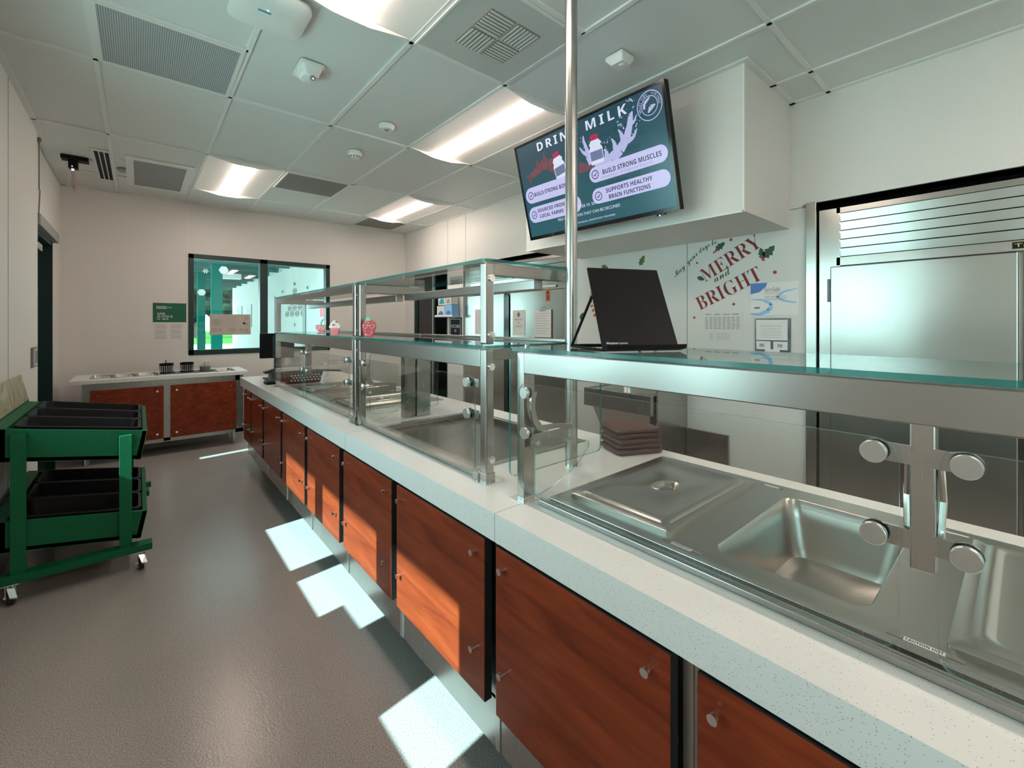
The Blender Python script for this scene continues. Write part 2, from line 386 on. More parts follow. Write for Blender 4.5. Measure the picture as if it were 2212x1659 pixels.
def pane_x(x0, th, y0, y1, z0, z1, r=0.03, corners=(1, 1, 1, 1)):
    return MB().prism([(x0, u, v_) for u, v_ in rrect2(y0, y1, z0, z1, r, corners=corners)], (th, 0, 0), 1, 0)
def pane_y(y0, th, x0, x1, z0, z1, r=0.03, corners=(1, 1, 1, 1)):
    return MB().prism([(u, y0, v_) for u, v_ in rrect2(x0, x1, z0, z1, r, corners=corners)], (0, th, 0), 1, 0)
def pane_z(z0, th, x0, x1, y0, y1, r=0.02):
    return MB().prism([(u, v_, z0) for u, v_ in rrect2(x0, x1, y0, y1, r)], (0, 0, th), 1, 0)
GL = ['glass', 'glass_edge']; GT = ['glass', 'glass_edge_thin']

# ------------------------------------------------------------------ room shell
CZ = 2.743; XL = -0.57; XR = 3.22; YB = 6.40; YF = -3.2
ST(B(-0.80, XR + 1.0, YF - .1, YB + .12, -0.1, 0), 'floor', 'floor_resin')
ST(B(-0.80, XR + 1.0, YF - .1, YB + .12, CZ + 0.006, CZ + 0.1), 'ceiling', 'tile_white')
GX = [-0.176 + 0.61 * i for i in range(6)]; GY = [2.01 + 1.22 * k for k in range(-5, 4)]
g = MB()
for x in GX: g.box(x - .012, x + .012, YF, YB, CZ - .004, CZ + .008)
for y in GY: g.box(XL, XR, y - .012, y + .012, CZ - .004, CZ + .008)
g.box(-0.176, 0.434, 2.61, 2.634, CZ - .004, CZ + .008); g.box(1.044, 1.654, 1.39, 1.414, CZ - .004, CZ + .008)
g.box(XL, XL + .03, YF, 4.74, CZ - .004, CZ + .008); g.box(XL, XR, YB - .03, YB, CZ - .004, CZ + .008)
g.box(XR - .03, XR, YF, 1.0, CZ - .004, CZ + .008); g.box(XR - .03, XR, 2.75, YB, CZ - .004, CZ + .008)
g.box(2.465, 2.5, .965, 2.785, CZ - .004, CZ + .008); g.box(2.5, XR, .965, 1.0, CZ - .004, CZ + .008)
ST(g, 'trim_1', 'grid_white', bev=0.001)
# left wall with two window openings, the one behind the camera added for fill; beyond y=4.74 it steps back and holds the door
W2 = (0.93, 3.08); SILL = 0.90; HEAD = 2.13
w = MB(); X0 = XL - 0.12
w.box(X0, XL, YF, -2.6, 0, CZ); w.box(X0, XL, -2.6, -0.5, 0, SILL); w.box(X0, XL, -2.6, -0.5, HEAD, CZ)
w.box(X0, XL, -0.5, W2[0], 0, CZ); w.box(X0, XL, W2[0], W2[1], 0, SILL); w.box(X0, XL, W2[0], W2[1], HEAD, CZ)
w.box(X0, XL, W2[1], 4.74, 0, CZ)
w.box(-0.74, -0.61, 4.74, 4.80, 0, CZ); w.box(-0.74, -0.61, 4.80, 5.74, 2.06, CZ); w.box(-0.74, -0.61, 5.74, YB, 0, CZ)
ST(w, 'wall_left', 'wall_white')
ST(B(XL - .001, XL + .0015, 3.772, 3.778, 0, CZ).box(XL - .001, XL + .0015, 2.55, 2.556, HEAD, CZ), 'trim_2', 'shell_grey')
def window_left(n_, y0, y1, mull):
    r = T('window_%d' % n_, None, None, (XL, (y0 + y1) / 2, SILL), kind='structure')
    f = MB(); a = XL - .09; b_ = XL - .03
    f.box(a, b_, y0, y0 + .035, SILL, HEAD); f.box(a, b_, y1 - .035, y1, SILL, HEAD); f.box(a, b_, y0, y1, HEAD - .04, HEAD); f.box(a, b_, y0, y1, SILL, SILL + .02)
    f.build('window_frame', 'green_frame', r)
    for m0, m1 in mull: B(XL - .10, XL, m0, m1, SILL, HEAD).build('mullion', 'green_frame', r)
    B(XL - .065, XL - .058, y0 + .03, y1 - .03, SILL + .015, HEAD - .03).build('glass_pane', 'glass', r)
window_left(2, W2[0], W2[1], [(1.45, 1.58), (2.29, 2.41)])
window_left(3, -2.6, -0.5, [(-1.95, -1.83), (-1.25, -1.13)])  # unseen window added behind the camera to let in fill daylight
ST(B(-0.74, XR + .9, YF - .12, YF, 0, CZ), 'wall_front', 'wall_white')
for y0, y1, z1, lab in ((1.27, 1.72, 1.125, 'paper notice taped low on the left wall window, out of the picture'), (1.72, 1.93, 1.03, 'smaller paper notice taped low on the left wall window, out of the picture')):
    tag(B(XL - .058, XL - .056, y0, y1, SILL + .005, z1).build('window_notice', 'white_ink'), lab, 'paper notice', 'notices on the left window')  # unseen sheets added on the pane to keep sun off part of the floor
# back wall with window opening
WX0, WX1, WZ0, WZ1 = 0.444, 2.055, 0.952, 2.150
w = MB(); w.box(-0.74, WX0, YB, YB + .14, 0, CZ); w.box(WX1, XR + .9, YB, YB + .14, 0, CZ); w.box(WX0, WX1, YB, YB + .14, 0, WZ0); w.box(WX0, WX1, YB, YB + .14, WZ1, CZ)
ST(w, 'wall_back', 'wall_white')
ST(B(.434, .439, YB - .003, YB, WZ1, CZ).box(.434, .439, YB - .003, YB, .8, WZ0).box(2.048, 2.053, YB - .003, YB, WZ1, CZ), 'trim_3', 'grid_white')
r = T('window_1', None, None, (1.25, YB, WZ0), kind='structure')
f = MB(); fy0, fy1 = YB - .012, YB + .10
f.box(WX0, WX0 + .052, fy0, fy1, WZ0, WZ1); f.box(WX1 - .052, WX1, fy0, fy1, WZ0, WZ1); f.box(WX0, WX1, fy0, fy1, WZ1 - .055, WZ1); f.box(WX0, WX1, fy0, fy1, WZ0, WZ0 + .06)
f.build('window_frame', 'green_frame', r, bev=.003)
B(1.185, 1.275, fy0, fy1, WZ0, WZ1).build('mullion', 'green_frame', r, bev=.003)
B(.49, 1.19, YB + .05, YB + .056, WZ0 + .05, WZ1 - .05).build('glass_pane', 'glass', r)
B(1.27, 2.01, YB + .05, YB + .056, WZ0 + .05, WZ1 - .05).build('glass_pane', 'glass', r)
# right wall: solid piers between the fridge alcoves and the kitchen door
w = MB(); X1 = XR + .15
w.box(XR, X1, .912, 2.87, 0, CZ); w.box(XR, X1, 4.77, 5.15, 0, CZ); w.box(XR, X1, 6.12, YB, 0, CZ)
w.box(XR, X1, YF, .912, 2.083, CZ); w.box(XR, X1, 2.87, 4.77, 2.083, CZ); w.box(XR, X1, 5.15, 6.12, 2.07, CZ)
w.box(XR, X1, YF, -1.6, 0, 2.083)
ST(w, 'wall_right', 'wall_white')
ST(B(XR - .002, XR, 5.143, 5.147, 2.07, CZ).box(XR - .002, XR, 4.71, 4.714, 2.07, CZ).box(XR - .002, XR, 1.70, 1.705, .0, 1.94).box(XR - .004, XR, .912, .93, 2.06, 2.08).box(XR - .003, XR, .93, 1.0, 2.063, 2.068), 'trim_4', 'shell_grey')
ST(B(XR + .02, XR + .95, -1.6, .912, 2.083, 2.12).box(XR + .9, XR + .95, -1.6, 6.3, 0, 2.1).box(XR + .02, XR + .95, 2.87, 4.77, 2.083, 2.12)
   .box(X1, XR + .95, .90, .94, 0, 2.1).box(X1, XR + .95, 2.84, 2.87, 0, 2.1).box(X1, XR + .95, 4.77, 4.80, 0, 2.1).box(X1, XR + .95, 6.12, 6.16, 0, 2.1).box(X1, XR + .95, 5.13, 6.12, 2.07, 2.12).box(X1, XR + .95, -1.64, -1.6, 0, 2.1), 'wall_alcove', 'dark_gap')
ST(B(2.50, XR, 1.0, 2.753, 1.94, CZ + .005), 'wall_soffit', 'wall_white', bev=.002)
ST(B(2.496, 2.512, .996, 1.006, 1.936, CZ).box(2.496, 2.506, 1.0, 2.757, 1.934, 1.944), 'trim_5', 'grid_white')
b_ = MB(); b_.box(XL, XL + .012, YF, 4.74, 0, .12); b_.box(-.61, XR, YB - .012, YB, 0, .12)
ST(b_, 'baseboard_left', 'floor_resin', bev=.004)

# doors
r = T('door_1', None, None, (-.66, 5.27, 0), kind='structure')
B(-.74, -.595, 4.80, 4.835, 0, 2.06).box(-.74, -.595, 5.705, 5.74, 0, 2.06).box(-.74, -.60, 4.80, 5.74, 2.03, 2.06).build('door_frame', 'green_frame', r)
B(-.72, -.68, 4.835, 5.10, .01, 2.03).box(-.72, -.68, 5.175, 5.705, .01, 2.03).box(-.72, -.68, 5.10, 5.175, .01, .86).box(-.72, -.68, 5.10, 5.175, 1.75, 2.03).build('door_leaf', 'green_door', r)
B(-.703, -.697, 5.10, 5.175, .86, 1.75).build('glass_pane', 'glass', r)  # narrow glazed slit added to let the sun streak onto the far floor
B(-.68, -.615, 5.0, 5.35, 1.93, 1.985).box(-.66, -.63, 4.86, 5.35, 1.985, 1.998).build('door_closer', 'aluminium', r, bev=.003)
o = B(-.63, -.555, 4.745, 5.76, 2.06, 2.145).build('door_header_cover', 'shell_grey', r, bev=.004)
r = T('door_2', None, None, (XR + .05, 5.63, 0), kind='structure')
B(XR + .01, XR + .12, 5.15, 5.19, 0, 2.07).box(XR + .01, XR + .12, 6.08, 6.12, 0, 2.07).box(XR + .01, XR + .12, 5.15, 6.12, 2.03, 2.07).build('door_frame', 'green_frame', r)
B(XR + .02, XR + .06, 5.56, 6.08, .02, .35).box(XR + .02, XR + .06, 5.56, 5.60, .02, 2.03).box(XR + .02, XR + .06, 6.04, 6.08, .02, 2.03).box(XR + .02, XR + .06, 5.56, 6.08, 1.95, 2.03).build('door_leaf', 'green_door', r)
B(XR + .035, XR + .043, 5.60, 6.04, .35, 1.95).build('glass_pane', 'black_gloss', r)
B(XR + .0, XR + .03, 5.53, 5.56, .02, 2.03).build('edge_strip', 'aluminium', r)
B(XR + .30, XR + .34, 5.30, 5.42, .02, 1.75).build('open_door_leaf', 'wood_brown', r)

# ------------------------------------------------------------------ ceiling fixtures
def troffer(x0, y0, label):
    x1 = x0 + .61; y1 = y0 + 1.22; x0 += .012; x1 -= .012; y0 += .012; y1 -= .012; xm = (x0 + x1) / 2
    t = T('ceiling_light', label, 'ceiling light', (xm, (y0 + y1) / 2, CZ - .002), 'long ceiling troffer lights')
    h = MB(); z0 = CZ - .001; z1 = CZ - .012
    # shallow curved reflector wings either side of the lens
    prof = [(x0, z0), (x0 + .012, z1 + .004), (x0 + .20, z0 + .001), (x0 + .228, z0 + .004)]
    P2 = [(x0, z0 - .001), (x0 + .05, z0 + .002), (x0 + .16, z0 + .004), (xm - .065, z0 - .001)]
    for sgn in (1, -1):
        pts = [(xm + sgn * (px - xm), pz) for px, pz in P2]
        for i in range(3):
            a_, c_ = pts[i], pts[i + 1]
            q = [(a_[0], y0, a_[1]), (c_[0], y0, c_[1]), (c_[0], y1, c_[1]), (a_[0], y1, a_[1])]
            h.add(q, [(0, 1, 2, 3)])
    h.build('reflector', 'lamp_house', t, smooth=True)
    for ya, yb in ((y0, y0 + .006), (y1 - .006, y1)):
        MB().prism([(x0, ya, z0), (xm - .085, ya, z0 - .033), (xm + .085, ya, z0 - .033), (x1, ya, z0)], (0, .006, 0)).build('end_plate', 'lamp_house', t)
    L = MB(); n_ = 10; loops = []
    for y in (y0 + .007, y1 - .007):
        loops.append([(xm + .072 * math.cos(PI + PI * i / n_), y, z0 + .002 + .034 * math.sin(PI + PI * i / n_)) for i in range(n_ + 1)])
    vs = loops[0] + loops[1]; k = n_ + 1
    L.add(vs, [(i, i + 1, k + i + 1, k + i) for i in range(n_)] + [tuple(range(k)), tuple(range(2 * k - 1, k - 1, -1))])
    L.build('light_lens', 'lamp_lens', t, smooth=True)
    return t
troffer(0.434, 0.79, 'ceiling light at the top of the picture, beside the perforated air diffuser')
troffer(1.654, 2.01, 'largest ceiling light, glowing just left of the television')
troffer(0.434, 4.45, 'ceiling light at the left, above the corner with the round-slotted wall grille')['label'] = 'ceiling light nearest the far left door and the black ceiling slots'
troffer(2.264, 4.45, 'smallest ceiling light, over the far right corner of the room')
troffer(0.434, -1.65, 'ceiling light behind the camera near the left wall')  # this and the next two troffers are unseen, added for fill light
troffer(1.654, -1.65, 'ceiling light behind the camera over the counter')
troffer(2.874 - .61, -2.87, 'ceiling light behind the camera by the right wall')
def vent(name, label, cat, x0, x1, y0, y1, fw, mat, ribs=None, group='ceiling air grilles'):
    t = T(name, label, cat, ((x0 + x1) / 2, (y0 + y1) / 2, CZ), group)
    z = CZ - .010
    MB().box(x0, x1, y0, y0 + fw, z, CZ + .004).box(x0, x1, y1 - fw, y1, z, CZ + .004).box(x0, x0 + fw, y0 + fw, y1 - fw, z, CZ + .004).box(x1 - fw, x1, y0 + fw, y1 - fw, z, CZ + .004).build('frame', 'grid_white', t)
    B(x0 + fw, x1 - fw, y0 + fw, y1 - fw, CZ - .007, CZ + .004).build('perforated_face', mat, t)
    return t
vent('return_air_grille', 'large grey perforated grille in the ceiling, top left', 'grille', -0.165, 0.424, 2.634, 3.222, .018, 'perforated')
t = vent('supply_air_diffuser', 'perforated white diffuser with four-way louvre pattern, by the top of the steel pole', 'diffuser', 1.056, 1.643, 1.416, 1.998, .012, 'perforated_fine')
cx, cy_ = 1.35, 1.70
for q in range(4):
    a = q * PI / 2; m = MB(); m.M = Matrix.Translation((cx, cy_, CZ - .009)) @ Matrix.Rotation(a, 4, 'Z')
    m.box(.006, .15, .006, .15, -.001, .0015, mi=1)
    for i in range(7): m.box(.01, .145, .010 + i * .0205, .020 + i * .0205, -.004, 0, mi=0)
    m.build('louvre_block', ['perforated_fine', 'grille_brown'], t)
vent('exhaust_air_grille', 'dull beige square grille beside the far left ceiling light', 'grille', 1.056, 1.643, 4.463, 5.055, .014, 'grille_brown')
vent('transfer_air_grille', 'brown grille in the ceiling along the far wall', 'grille', 2.32, 2.90, 5.70, 6.25, .014, 'grille_brown')
t = vent('ceiling_speaker_panel', 'grey speaker cloth panel in a wide white frame, far left of the ceiling', 'speaker', -0.09, 0.39, 4.93, 5.93, .055, 'shell_grey', group='ceiling panels over the far left corner')
t = T('slot_diffuser', 'ceiling diffuser with black slots, near the far left corner', 'diffuser', (-.235, 5.39, CZ), 'ceiling panels over the far left corner')
B(-.30, -.17, 4.90, 5.88, CZ - .005, CZ + .004).build('frame', 'grid_white', t)
for i in range(3): B(-.282 + i * .033, -.258 + i * .033, 4.94, 5.84, CZ - .007, CZ - .004).build('slot', 'black_void', t)
o = MB().loft([circ(-.115, 5.41, .035, .07, CZ + .004), circ(-.115, 5.41, .035, .07, CZ - .008), circ(-.115, 5.41, .022, .05, CZ - .010)]).build('ceiling_indicator', 'shell_grey', smooth=True)
tag(o, 'small oval grey fitting between the black slots and the speaker panel', 'ceiling fitting')
# edge-lit exit sign seen edge-on
t = T('exit_sign', 'black-mounted sign with a clear hanging panel near the far left ceiling corner', 'sign', (-.42, 5.27, CZ))
B(-.50, -.33, 5.22, 5.32, CZ - .03, CZ).build('canopy', 'black_plastic', t, bev=.004)
B(-.455, -.395, 5.235, 5.305, CZ - .10, CZ - .03).build('lamp_housing', 'black_plastic', t, bev=.006)
B(-.428, -.422, 5.16, 5.40, CZ - .27, CZ - .10).build('clear_panel', 'clear_film', t)
m = MB(); m.M = frame((-.4215, 5.40, CZ - .25), (0, -1, 0), (0, 0, 1)); text(m, 'EXIT', .12, .02, .10, align='C', w=.2); m.build('lettering', 'berry_pink', t)
MB().sphere((-.425, 5.23, CZ - .115), .008).build('indicator_lamp', 'led_white', t)
# wireless access point
t = T('wireless_access_point', 'white rounded wireless unit on the ceiling with a small blue light', 'access point', (.445, 2.19, CZ))
m = MB(); m.M = Matrix.Translation((.445, 2.19, CZ)) @ Matrix.Rotation(0.0, 4, 'Z')
m.loft([rr(0, 0, .11, .11, .03, 0), rr(0, 0, .145, .145, .045, -.012), rr(0, 0, .15, .15, .06, -.030), rr(0, 0, .125, .125, .06, -.044), rr(0, 0, .06, .06, .04, -.048)], mi=0)
m.build('housing', 'white_plastic', t, smooth=True)
m = MB(); m.M = Matrix.Translation((.445, 2.19, CZ)); m.box(-.05, .0, -.028, -.018, -.0495, -.047); m.build('port_cover', 'teal_print', t)
m = MB(); m.sphere((.43, 2.15, CZ - .049), .003); m.build('status_light', 'led_blue', t)
# WAP tag
t = T('ceiling_tag', 'tiny paper tag lettered WAP beside the top ceiling light', 'label', (.83, 2.012, CZ - .006))
B(.80, .88, 2.0, 2.025, CZ - .0065, CZ - .0045).build('paper', 'paper', t)
m = MB(); m.M = frame((.84, 2.018, CZ - .0068), (1, 0, 0), (0, -1, 0)); text(m, 'WAP', 0, 0, .012, align='C'); m.build('lettering', 'ink_black', t)
# emergency light / occupancy sensor
t = T('ceiling_motion_sensor', 'white boxy motion sensor with curved lens and tiny blue light on the ceiling', 'sensor', (.72, 2.60, CZ))
m = MB(); m.M = Matrix.Translation((.72, 2.60, CZ))
m.loft([rr(0, 0, .062, .10, .02, 0), rr(0, 0, .062, .10, .02, -.010), rr(0, .0, .052, .088, .02, -.014), rr(0, -.02, .036, .05, .02, -.062), rr(0, -.02, .026, .04, .018, -.068)])
m.build('housing', 'white_plastic', t, smooth=True)
m = MB(); m.sphere((.685, 2.585, CZ - .04), .03, sc=(.55, 1.4, .9)); m.build('lens', 'lamp_house', t, smooth=True)
m = MB(); m.cyl((.725, 2.545, CZ - .06), (.725, 2.535, CZ - .075), .014); m.build('sensor_eye', 'shell_grey', t); MB().sphere((.726, 2.535, CZ - .075), .0035).build('status_light', 'led_blue', t)
def puck(name, label, x, y, r, h, ribs):
    t = T(name, label, 'detector', (x, y, CZ), 'round ceiling detectors')
    MB().loft([circ(x, y, r, r, CZ), circ(x, y, r, r, CZ - h*.4), circ(x, y, r*.86, r*.86, CZ - h*.55), circ(x, y, r*.72, r*.72, CZ - h), circ(x, y, r*.5, r*.5, CZ - h*1.05)]).build('housing', 'white_plastic', t, smooth=True)
    if ribs:
        for i in range(12):
            a = i * PI / 6; m = MB(); m.M = Matrix.Translation((x, y, CZ - h*.74)) @ Matrix.Rotation(a, 4, 'Z'); m.box(r*.76, r*.805, -.007, .007, -.010, .010); m.build('vent_slot', 'ink_grey', t)
    else: MB().cyl((x, y, CZ - h*1.04), (x, y, CZ - h*1.10), r*.3, 16).build('sensor_eye', 'shell_grey', t)
puck('smoke_detector', 'round white detector with dark vent slots, the farther one', 1.36, 3.60, .056, .055, True)
puck('heat_detector', 'flat round white detector with grey centre, nearest the largest light', 1.35, 2.97, .056, .032, False)
t = T('ceiling_box_sensor', 'small square white sensor on the ceiling above the television', 'sensor', (1.95, 1.41, CZ))
m = MB(); m.M = Matrix.Translation((1.95, 1.41, CZ))
m.loft([rr(0, 0, .055, .055, .008, 0), rr(0, 0, .055, .055, .008, -.018), rr(0, -.008, .036, .036, .008, -.045)]); m.build('housing', 'white_plastic', t, smooth=True)
m = MB(); m.sphere((1.945, 1.395, CZ - .046), .014, sc=(1, 1, .4)); m.build('sensor_eye', 'lamp_house', t, smooth=True)

# ------------------------------------------------------------------ left wall things
o = MB().tube([(XL + .008, 4.735, 2.70), (XL + .008, 4.735, 2.32), (XL + .012, 4.738, 2.31), (XL + .006, 4.738, 2.14)], .004).cyl((XL + .008, 4.735, 2.67), (XL + .008, 4.735, 2.70), .012, 12).build('wall_cable', 'ink_grey')
tag(o, 'thin grey cable running down the wall corner to the green door', 'cable')
t = T('light_switch', 'dark grey switch plate with a pale rocker beside the dark green door', 'switch', (XL, 4.55, 1.0))
B(XL, XL + .012, 4.47, 4.64, 1.02, 1.16).build('plate', 'smoke_grey', t, bev=.003); B(XL + .012, XL + .016, 4.51, 4.60, 1.035, 1.145).build('rocker_frame', 'white_plastic', t); B(XL + .016, XL + .019, 4.522, 4.588, 1.045, 1.135).build('rocker', 'smoke_grey', t)
# poster on back wall
t = T('wall_poster', 'green and white poster lettered AND JUSTICE FOR ALL, left of the window', 'poster', (.272, YB, 1.118))
B(.12, .424, YB - .004, YB, 1.118, 1.56).build('paper', 'paper', t)
B(.12, .424, YB - .005, YB - .0035, 1.34, 1.56).build('green_band', 'poster_green', t)
m = MB(); m.M = frame((.12, YB - .0055, 1.118), (1, 0, 0), (0, 0, 1))
text(m, bold('AND'), .035, .306, .026, w=.075); text(m, bold('JUSTICE'), .035, .277, .022, w=.145); text(m, bold('FOR'), .035, .252, .014, w=.032); text(m, bold('ALL'), .078, .250, .022, w=.065)
for i in range(3): m.box(.03, .12 + .05 * (i % 2), .40 - i * .012, .405 - i * .012, 0, .0003)
m.build('white_lettering', 'white_ink', t)
m = MB(); m.M = frame((.12, YB - .0045, 1.118), (1, 0, 0), (0, 0, 1))
for c in range(2):
    for i in range(19):
        if i % 7 == 6: continue
        m.box(.02 + c * .14, .02 + c * .14 + random.uniform(.09, .12), .195 - i * .009, .198 - i * .009, 0, .0003)
m.build('printed_lines', 'ink_light', t)
# poster on window glass
t = T('window_poster', 'beige printed sheet taped to the left window pane', 'poster', (.82, YB + .045, 1.18))
PX0, PX1, PZ0, PZ1 = .655, 1.09, 1.185, 1.44
B(PX0, PX1, YB + .044, YB + .048, PZ0, PZ1).build('paper', 'paper_beige', t)
m = MB(); m.M = frame((PX0, YB + .0435, PZ0), (1, 0, 0), (0, 0, 1))
m.box(.03, .115, .12, .195, 0, .0003)
for i in range(8): m.box(.13, .30 - .02 * (i % 3), .215 - i * .016, .219 - i * .016, 0, .0003)
m.box(.02, .075, .035, .085, 0, .0003); m.box(.085, .13, .04, .08, 0, .0003); m.box(.19, .27, .04, .085, 0, .0003)
for cx, cy_, r_ in ((.385, .205, .025), (.33, .06, .022), (.385, .05, .028), (.36, .15, .02)): m.prism([(cx + r_*math.cos(a*PI/8), cy_ + r_*math.sin(a*PI/8), 0) for a in range(16)], (0, 0, .0003))
m.box(.35, .41, .12, .15, 0, .0003); m.build('printed_matter', 'ink_light', t)
# paper snowflakes on the window
for (x, z, k_, lab) in ((.80, 1.985, .052, 'white paper snowflake on the left window pane, upper right one'), (.575, 1.70, .042, 'white paper snowflake on the left window pane, lower left one')):
    o = MB().prism([(x + k_*math.cos(a*PI/3), YB + .046, z + k_*math.sin(a*PI/3)) for a in range(6)], (0, .002, 0)).build('paper_snowflake', 'snow_paper')
    tag(o, lab, 'snowflake', 'paper snowflakes on the window')
m = MB()
for a in range(3): m.M = Matrix.Translation((.615, YB + .046, 1.96)) @ Matrix.Rotation(a * PI / 3, 4, 'Y'); m.box(-.03, .03, 0, .002, -.005, .005)
tag(m.build('snowflake_sticker', 'snow_paper'), 'thin star-shaped white snowflake on the left window pane', 'snowflake', 'paper snowflakes on the window')

# ------------------------------------------------------------------ cart with black bins (left)
CX0, CX1, CY0, CY1 = -.53, .035, 3.12, 4.07
cart = T('produce_cart', 'green wooden two-tier cart on casters against the left wall', 'cart', (-.25, 3.6, 0))
sl = -(.743 - .833) / (.035 + .496)
sl = (.743 - .833) / .531
def tier(ztop_r, hgt, nm):
    """box tray whose top slopes down towards the aisle"""
    def P(x, z): return z + sl * (x - CX1)
    th = .02; zt = lambda x: ztop_r + sl * (x - CX1); zb = lambda x: zt(x) - hgt
    def board(x0, y0, x1_, y1, nm2, inset=0.0):
        pass
    xa, xb = CX0, CX1; xbb = xb - .027
    # end boards (tapered at the aisle side)
    for ya, nme in ((CY0, 'end_board'), (CY1 - th, 'end_board')):
        MB().prism([(xa, ya, zt(xa)), (xb, ya, zt(xb)), (xbb, ya, zb(xbb)), (xa, ya, zb(xa))], (0, th, 0)).build(nme, 'cart_green', cart, bev=.002)
    MB().add([(xb, CY0, zt(xb)), (xb, CY1, zt(xb)), (xbb, CY1, zb(xbb)), (xbb, CY0, zb(xbb)), (xb - th, CY0, zt(xb)), (xb - th, CY1, zt(xb)), (xbb - th, CY1, zb(xbb)), (xbb - th, CY0, zb(xbb))],
             [(0, 3, 2, 1), (4, 5, 6, 7), (0, 1, 5, 4), (3, 7, 6, 2), (0, 4, 7, 3), (1, 2, 6, 5)]).build('front_board', 'cart_green', cart)
    MB().prism([(xa, CY0, zt(xa)), (xa + .05, CY0, zt(xa + .05)), (xa + .05, CY0, zb(xa + .05)), (xa, CY0, zb(xa))], (0, CY1 - CY0, 0)).build('back_board', 'cart_green', cart)
    MB().prism([(xa, CY0, zb(xa) + .02), (xbb, CY0, zb(xbb) + .02), (xbb, CY0, zb(xbb)), (xa, CY0, zb(xa))], (0, CY1 - CY0, 0)).build('tray_floor', 'cart_green', cart)
    return zt
zt1 = tier(.743, .155, 'upper'); zt2 = tier(.306, .145, 'lower')
for ya in (CY0 - .022, CY1):
    B(-.462, -.411, ya, ya + .022, .14, .803).build('upright', 'cart_green', cart, bev=.002)
    B(-.079, -.028, ya, ya + .022, .14, .735).build('upright', 'cart_green', cart, bev=.002)
    B(CX0, .056, ya - .02 if ya < CY1 else ya - .03, ya + .05, .105, .141).build('base_rail', 'cart_green', cart, bev=.002)
B(.035, .06, 3.68, 3.71, .27, .30).build('side_peg', 'cart_green', cart)
B(-.46, -.05, 3.6, 3.64, .105, .141).build('cross_rail', 'cart_green', cart)
def caster(x, y):
    MB().cyl((x - .012, y, .033), (x + .012, y, .033), .033, 20).build('caster_wheel', 'rubber', cart, smooth=True)
    MB().box(x - .03, x + .03, y - .035, y + .035, .098, .105).prism([(x - .019, y - .026, .1), (x - .019, y + .03, .1), (x - .019, y + .012, .03), (x - .019, y - .012, .03)], (.004, 0, 0)).prism([(x + .015, y - .026, .1), (x + .015, y + .03, .1), (x + .015, y + .012, .03), (x + .015, y - .012, .03)], (.004, 0, 0)).cyl((x - .024, y, .033), (x + .024, y, .033), .009, 12).prism([(x - .012, y - .028, .082), (x + .014, y - .028, .076), (x + .026, y - .055, .040), (x + .002, y - .055, .046)], (0, 0, .006)).cyl((x, y, .06), (x, y, .10), .018, 14).build('caster_fork', 'chrome', cart)
for x in (-.46, .01):
    for y in (CY0 + .0, CY1 - .03): caster(x, y)
def bin_(ztf, k, label):
    y0 = CY0 + .024 + k * .300; y1 = y0 + .296; x0 = CX0 + .07; x1 = CX1 - .024
    def L(ix, iy, dz, r=.03): return [(x, y, ztf(x) + .006 + dz) for x, y, z in rr((x0 + x1)/2, (y0 + y1)/2, (x1 - x0)/2 - ix, (y1 - y0)/2 - iy, r, 0)]
    t = T('produce_bin', label, 'bin', ((x0 + x1)/2, (y0 + y1)/2, ztf((x0 + x1)/2) - .11), 'black bins in the green cart')
    MB().loft([L(0, 0, 0), L(.002, .002, .006), L(.014, .014, .006), L(.016, .016, 0), L(.035, .035, -.10, .04)]).build('tub', 'black_plastic', t, smooth=True)
    return t
for k, w_ in enumerate(('nearest', 'middle', 'farthest')):
    bin_(zt1, k, '%s black bin in the upper tray of the green cart' % w_)
    bin_(zt2, k, '%s black bin in the lower tray of the green cart' % w_)
# picture banner leaning at the back of the cart
t = T('picture_banner', 'printed picture board of fresh produce standing behind the green cart', 'banner', (-.50, 3.3, .84))
bm_ = MB(); O1 = Vector((-.538, 4.12, .845)); O2 = Vector((-.556, 4.02, 1.012)); D = Vector((0, -1, 0.0))
bm_.prism([O1, O1 + D * 1.02, O2 + D * .94, O2], (.004, 0, 0)); 
simple('banner_print', (0.42, 0.36, 0.26), 0.35)
mm = MATS['banner_print']; nn = mm.node_tree.nodes; ll = mm.node_tree.links; pp = nn['Principled BSDF']
tt = nn.new('ShaderNodeTexCoord'); nz = nn.new('ShaderNodeTexNoise'); nz.inputs['Scale'].default_value = 7; nz.inputs['Detail'].default_value = 3; nz.inputs['Distortion'].default_value = 1.5
cr = nn.new('ShaderNodeValToRGB'); ll.new(tt.outputs['Object'], nz.inputs[0]); ll.new(nz.outputs['Fac'], cr.inputs[0]); ll.new(cr.outputs[0], pp.inputs['Base Color'])
e = cr.color_ramp.elements; e[0].position = .35; e[0].color = (.20, .09, .05, 1); e[1].position = .62; e[1].color = (.55, .52, .38, 1)
x = e.new(.48); x.color = (.42, .36, .24, 1); x = e.new(.54); x.color = (.30, .34, .16, 1)
bm_.build('printed_board', 'banner_print', t)
B(-.566, -.533, 3.10, 4.12, .80, .845).build('base_strip', 'cart_green', t)

